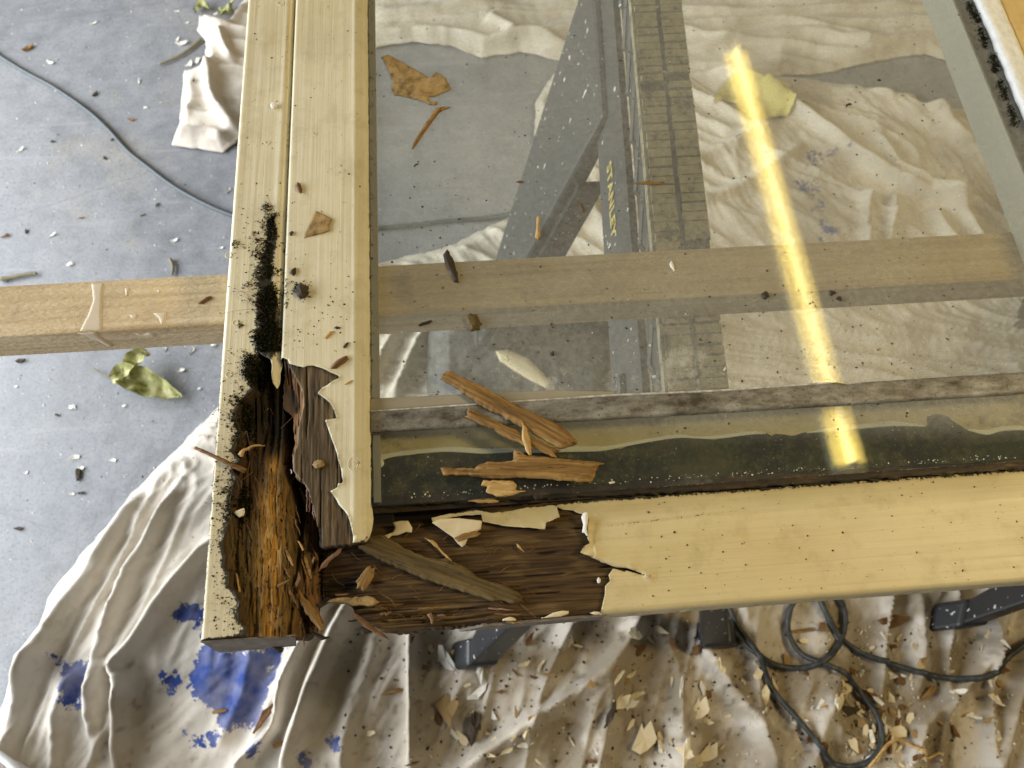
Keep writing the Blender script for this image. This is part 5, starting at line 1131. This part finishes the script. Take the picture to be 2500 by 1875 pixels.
twig([(2090, 1868), (2110, 1840), (2140, 1808), (2170, 1806), (2210, 1835), (2240, 1848), (2265, 1835)], .0030, M['straw'], 'pale dry stem curling over the bottom of the coiled cable', dz=.010)

# flakes and chips: a few shared shapes, each piece an object of its own
def proto(seed, t, rough=.3):
    r = np.random.RandomState(seed); k = r.randint(7, 12); a = np.sort(r.uniform(0, 2 * math.pi, k)); asp = r.uniform(.45, .9); rad = r.uniform(.6, 1, k)
    P_ = np.stack([rad * np.cos(a), asp * rad * np.sin(a)], 1)
    b1 = r.uniform(-1.1, 1.1); V = [(x, y, .12 + b1 * x * x * .5 + r.uniform(-.05, .05)) for x, y in P_] + [(0, 0, .12)]; n_ = len(V)
    V += [(x, y, z - t) for x, y, z in V]
    T = [(i, (i + 1) % k, k) for i in range(k)] + [((i + 1) % k + n_, i + n_, k + n_) for i in range(k)]
    Q = [((i + 1) % k, i, i + n_, (i + 1) % k + n_) for i in range(k)]
    V = np.array(V); V[:, 2] -= V[:, 2].min()
    return mesh_from('flake', V, np.array(Q), np.array(T), smooth=False)
PROT = {}
for mk_, mats in (('white', 'white'), ('cream', 'flake'), ('tan', 'flake_tan'), ('brown', 'brown_wood'), ('gold', 'gold_wood'), ('dark', 'dark_bark')):
    PROT[mk_] = []
    for s in range(6):
        me = proto(s + 10 * len(PROT), .10 if mk_ in ('white', 'cream', 'tan') else .3); me.materials.append(M[mats]); PROT[mk_].append(me)
def litter(name, kind, px, py, size, label, cat, group, rot=None, asp=1.0, tilt=.25):
    x, y = [float(v) for v in U(px, py, .01)]; g = float(ground(x, y)[0])
    o = bpy.data.objects.new(name, random.choice(PROT[kind])); o.location = (x, y, g + .0005); o.scale = (size, size * asp, size)
    o.rotation_euler = (random.uniform(-tilt, tilt), random.uniform(-tilt, tilt), random.uniform(0, 6.28) if rot is None else rot); COL.objects.link(o)
    return tag(o, label, cat, group)
for (a, b, s, asp, rt, kd) in [(225, 50, .012, .45, .5, 'white'), (118, 146, .013, .45, -.5, 'white'), (335, 195, .011, .5, 1.5, 'white'), (440, 100, .018, .5, .1, 'white'), (428, 92, .010, .8, 1, 'white'), (455, 150, .017, .8, .3, 'white'), (480, 140, .013, .8, 1.2, 'white'), (430, 20, .009, .6, 0, 'white'), (452, 48, .008, .6, 0, 'white'), (535, 47, .012, .6, .4, 'white'), (45, 360, .012, .4, .8, 'white'), (120, 570, .013, .45, .4, 'white'), (422, 582, .010, .6, .3, 'white'),
        (168, 640, .010, .8, .2, 'white'), (553, 462, .014, .35, 1.0, 'white'), (398, 850, .010, .5, 1.3, 'white'), (462, 855, .015, .4, .9, 'white'), (435, 900, .012, .9, 0, 'white'), (178, 1113, .014, .8, .3, 'white'), (172, 990, .010, .9, 0, 'white'), (272, 1120, .009, .9, 0, 'white'), (535, 600, .008, .7, 0, 'white'), (352, 256, .007, .7, 0, 'white'), (300, 987, .006, .8, 0, 'white'), (192, 1140, .008, .8, 0, 'white'), (170, 1203, .008, .8, 0, 'white'), (55, 1150, .007, .8, 0, 'white'), (30, 940, .006, .8, 0, 'white'), (480, 945, .007, .8, 0, 'white'), (520, 838, .009, .7, 0, 'white')]:
    zone = 'beside the bunched dust sheet' if (a > 400 and b < 200) else 'behind the batten' if b < 700 else 'in front of the batten'
    litter('paint_chip', kd, a, b, s, 'small white paint chip lying on the bare concrete ' + zone, 'paint chip', 'white paint chips on the concrete ' + zone, rt, asp, .1)
for (a, b, s, asp, rt) in [(65, 113, .017, .5, .6), (8, 570, .012, .7, .2), (316, 286, .009, .7, 0), (195, 527, .008, .5, .3), (346, 520, .008, .5, .4)]:
    litter('wood_chip', 'gold', a, b, s, 'small orange wood chip lying on the bare concrete floor', 'wood chip', 'orange wood chips on the concrete', rt, asp, .1)
for (a, b, s) in [(228, 223, .010), (270, 335, .006), (250, 380, .007), (60, 560, .007), (47, 875, .011), (185, 1155, .016), (193, 1200, .009), (38, 1290, .009), (125, 340, .006), (380, 495, .007), (135, 1010, .006), (480, 210, .007)]:
    zone = 'behind the batten' if b < 700 else 'in front of the batten'
    litter('dirt_crumb', 'dark', a, b, s, 'dark crumb of dirt lying on the bare concrete ' + zone, 'dirt crumb', 'dark crumbs on the concrete ' + zone, None, .8, .1)
for (a, b, s, asp, rt, kd, lab, cat) in [
    (1090, 1610, .034, .55, -1.0, 'white', 'large cream paint curl beside the grey sawhorse foot', 'paint flake'), (1170, 1650, .034, .4, 1.4, 'white', 'tall narrow cream paint flake right of the large curl', 'paint flake'), (1165, 1695, .024, .5, .6, 'white', 'cream paint flake below the tall narrow flake', 'paint flake'),
    (1090, 1735, .036, .75, 1.3, 'tan', 'tan paint flake between the vertical fold and the black crumb', 'paint flake'), (1570, 1800, .034, .8, .75, 'cream', 'pale grey diamond shaped flake on the dirty dust sheet', 'paint flake'), (1660, 1830, .030, .45, 1.3, 'cream', 'long cream flake right of the diamond shaped flake', 'paint flake'), (1725, 1835, .024, .8, .4, 'cream', 'squarish cream flake left of the coiled cable', 'paint flake'),
    (1505, 1715, .026, .7, .1, 'cream', 'cream flake above the diamond shaped flake', 'paint flake'), (1540, 1700, .030, .4, .2, 'cream', 'long cream flake touching a dark curl above the diamond flake', 'paint flake'), (1700, 1730, .026, .8, .6, 'cream', 'crumpled cream flake right of the thin white stick', 'paint flake'), (1650, 1680, .020, .25, 1.35, 'white', 'thin white stick like flake on the dirty dust sheet', 'paint flake'),
    (960, 1690, .028, .35, .05, 'gold', 'orange brown wood chip left of the vertical fold', 'wood chip'), (545, 1735, .020, .35, .1, 'gold', 'orange wood sliver lying on the big blue paint patch', 'wood chip'), (650, 1760, .034, .3, .9, 'brown', 'brown wood sliver along the fold right of the blue patch', 'wood chip'), (700, 1815, .020, .5, .2, 'gold', 'orange brown chip on the fold near the bottom edge', 'wood chip'),
    (1155, 1780, .030, .6, 1.4, 'dark', 'dark grey wedge of bark near the bottom centre', 'bark piece'), (1480, 1745, .026, .6, 1.0, 'dark', 'black curled crumb left of the diamond shaped flake', 'bark piece'), (2055, 1730, .022, .8, .2, 'dark', 'black crumb inside the lower cable loop', 'bark piece'), (2170, 1520, .034, .6, 0, 'brown', 'brown leaf like scrap below the cream rail right of the loops', 'scrap'), (2165, 1785, .026, .6, .1, 'cream', 'cream block flake right of the lower cable loop', 'paint flake'),
    (2245, 1690, .026, .6, .3, 'gold', 'orange flake on the dirty sheet right of the lower loop', 'wood chip'), (2290, 1510, .030, .6, .4, 'white', 'white flake beside the black sawhorse foot', 'paint flake'), (2020, 1715, .020, .5, 1.0, 'cream', 'cream flake inside the lower cable loop', 'paint flake'), (1945, 1540, .034, .25, .05, 'tan', 'tan stick inside the upper cable loop', 'splinter'), (1850, 1700, .022, .6, 1.2, 'cream', 'cream flake between the left cable and the rail', 'paint flake'), (905, 1790, .016, .7, .1, 'cream', 'small cream flake left of the vertical fold near the bottom', 'paint flake')]:
    litter('paint_flake' if 'flake' in cat else cat.replace(' ', '_'), kd, a, b, s, lab, cat, None, rt, asp, .2)
r = np.random.RandomState(77)
for k in range(230):
    a, b = r.uniform(1010, 2480), r.uniform(1530, 1870)
    if r.rand() < .35: a, b = r.normal(2110, 60), r.normal(1760, 70)
    kd = r.choice(['white', 'cream', 'cream', 'tan', 'brown'])
    nm, lb, ct = {'white': ('paint_flake', 'small pale paint flake among the litter on the dirty dust sheet', 'paint flake'), 'cream': ('paint_flake', 'small pale paint flake among the litter on the dirty dust sheet', 'paint flake'), 'tan': ('paint_flake', 'small tan paint flake among the litter on the dirty dust sheet', 'paint flake'), 'brown': ('wood_chip', 'small brown wood chip among the litter on the dirty dust sheet', 'wood chip')}[kd]
    zone = 'by the diagonal fold at bottom centre' if a < 1430 else 'left of the coiled cable' if a < 1850 else 'among the cable loops' if a < 2130 else 'right of the cable loops'
    lb = lb.split(' among')[0] + ' on the dirty sheet ' + zone
    litter(nm, kd, a, b, r.uniform(.006, .019), lb, ct, lb.split(' on the')[0] + 's ' + zone, None, r.uniform(.3, .9), .35)
def grit(name, n_, fx, fy, smin, smax, mat, label, seed):
    r = np.random.RandomState(seed); V = []; T = []
    xs, ys = U(fx(r, n_), fy(r, n_), 0.0); g = ground(xs, ys)
    for x, y, z in zip(xs, ys, g):
        s = smin + (smax - smin) * r.rand() ** 3; n0 = len(V); a = r.uniform(0, 6)
        for k in range(4): V.append((x + s * math.cos(a + k * 1.57) * r.uniform(.5, 1.1), y + s * math.sin(a + k * 1.57) * r.uniform(.5, 1.1), z))
        V.append((x, y, z + s * .8)); T += [(n0 + k, n0 + (k + 1) % 4, n0 + 4) for k in range(4)]
    return tag(mk(name, V, None, np.array(T), mat=mat, smooth=False), label, 'grit', None, 'stuff')
grit('pale_grit', 900, lambda r, n: np.concatenate([r.uniform(1000, 2500, n // 2), r.normal(2100, 150, n - n // 2)]), lambda r, n: r.uniform(1500, 1880, n), .0008, .0042, M['pale_crumb'], 'pale grit spread over the dirty part of the dust sheet', 1)
grit('dark_grit', 900, lambda r, n: r.uniform(850, 2500, n), lambda r, n: r.uniform(1520, 1880, n), .0008, .0042, M['dark_bark'], 'dark grit spread over the dirty part of the dust sheet', 2)
grit('white_grit', 420, lambda r, n: r.uniform(0, 560, n), lambda r, n: r.uniform(0, 1350, n), .0006, .0032, M['white'], 'white grit sprinkled over the bare concrete', 3)
grit('dark_grit', 200, lambda r, n: r.uniform(0, 560, n), lambda r, n: r.uniform(0, 1400, n), .0006, .0030, M['dark_bark'], 'dark grit sprinkled over the bare concrete', 4)

# white plastic rim at the lower left corner
cx0, cy0 = [float(v) for v in U(-150, 2085, .10)]
th = np.arange(49) / 48 * 2 * math.pi
tub = empty('plastic_tub', (cx0, cy0, 0), 'white plastic tub whose rim just enters the bottom left corner', 'tub')
RR = .150
P_ = np.stack([cx0 + RR * np.cos(th), cy0 + RR * np.sin(th), np.full(49, .12)], 1); V, Q, T = sweep(np.vstack([P_, P_[1:2]]), .006, 8); mk('rim', V, Q, T, mat=M['plasticw'], parent=tub)
V = np.vstack([np.stack([cx0 + q * np.cos(th[:-1]), cy0 + q * np.sin(th[:-1]), np.full(48, z)], 1) for q, z in ((RR, .12), (RR * .86, .020), (RR * .84, .024), (RR * .985, .12))])
Q = np.array([(a * 48 + k, a * 48 + (k + 1) % 48, (a + 1) * 48 + (k + 1) % 48, (a + 1) * 48 + k) for a in range(3) for k in range(48)]); mk('wall', V, Q, mat=M['plasticw'], parent=tub)

# ================================================================== THE TUBE LAMP (seen as a reflection in the glass)
def mirror(px, py, zt):
    a, b = px - PW / 2, py - PH / 2; d = CM @ np.array([a, b, F_PX]); t = (.893 - CAM[2]) / d[2]; p = CAM + d * t; d[2] *= -1; t2 = (zt - p[2]) / d[2]; return p + d * t2
ZL = 2.36
A_, B_ = mirror(1800, 118, ZL), mirror(2085, 1125, ZL)
lamp = empty('tube_lamp', tuple((A_ + B_) / 2 + [0, 0, .09]), 'warm lit fluorescent tube lamp reflected as a yellow streak in the glass', 'lamp')
V, Q, T = sweep(np.linspace(A_, B_, 12), .0095, 14); mk('tube', V, Q, T, mat=M['tube'], parent=lamp)
ax = (B_ - A_) / np.linalg.norm(B_ - A_); sd_ = np.array([-ax[1], ax[0], 0])
def bar(p, q, w0, z0, w1, z1):
    return hexa([p - sd_ * w0 + [0, 0, z0], p + sd_ * w0 + [0, 0, z0], q + sd_ * w0 + [0, 0, z0], q - sd_ * w0 + [0, 0, z0], p - sd_ * w1 + [0, 0, z1], p + sd_ * w1 + [0, 0, z1], q + sd_ * w1 + [0, 0, z1], q - sd_ * w1 + [0, 0, z1]])
mk('diffuser', *bar(A_, B_, .038, .0095, .044, .0155), mat=M['opal'], parent=lamp, smooth=False)
mk('housing', *bar(A_ - ax * .03, B_ + ax * .03, .048, .016, .035, .07), mat=M['lampw'], parent=lamp, smooth=False)
for e, s in ((A_, -1), (B_, 1)): mk('lamp_holder', *bar(e + ax * s * .004, e + ax * s * .026, .014, -.020, .014, .0158), mat=M['lampw'], parent=lamp, smooth=False)

for o in bpy.data.objects:
    if '_w' in o: del o['_w']
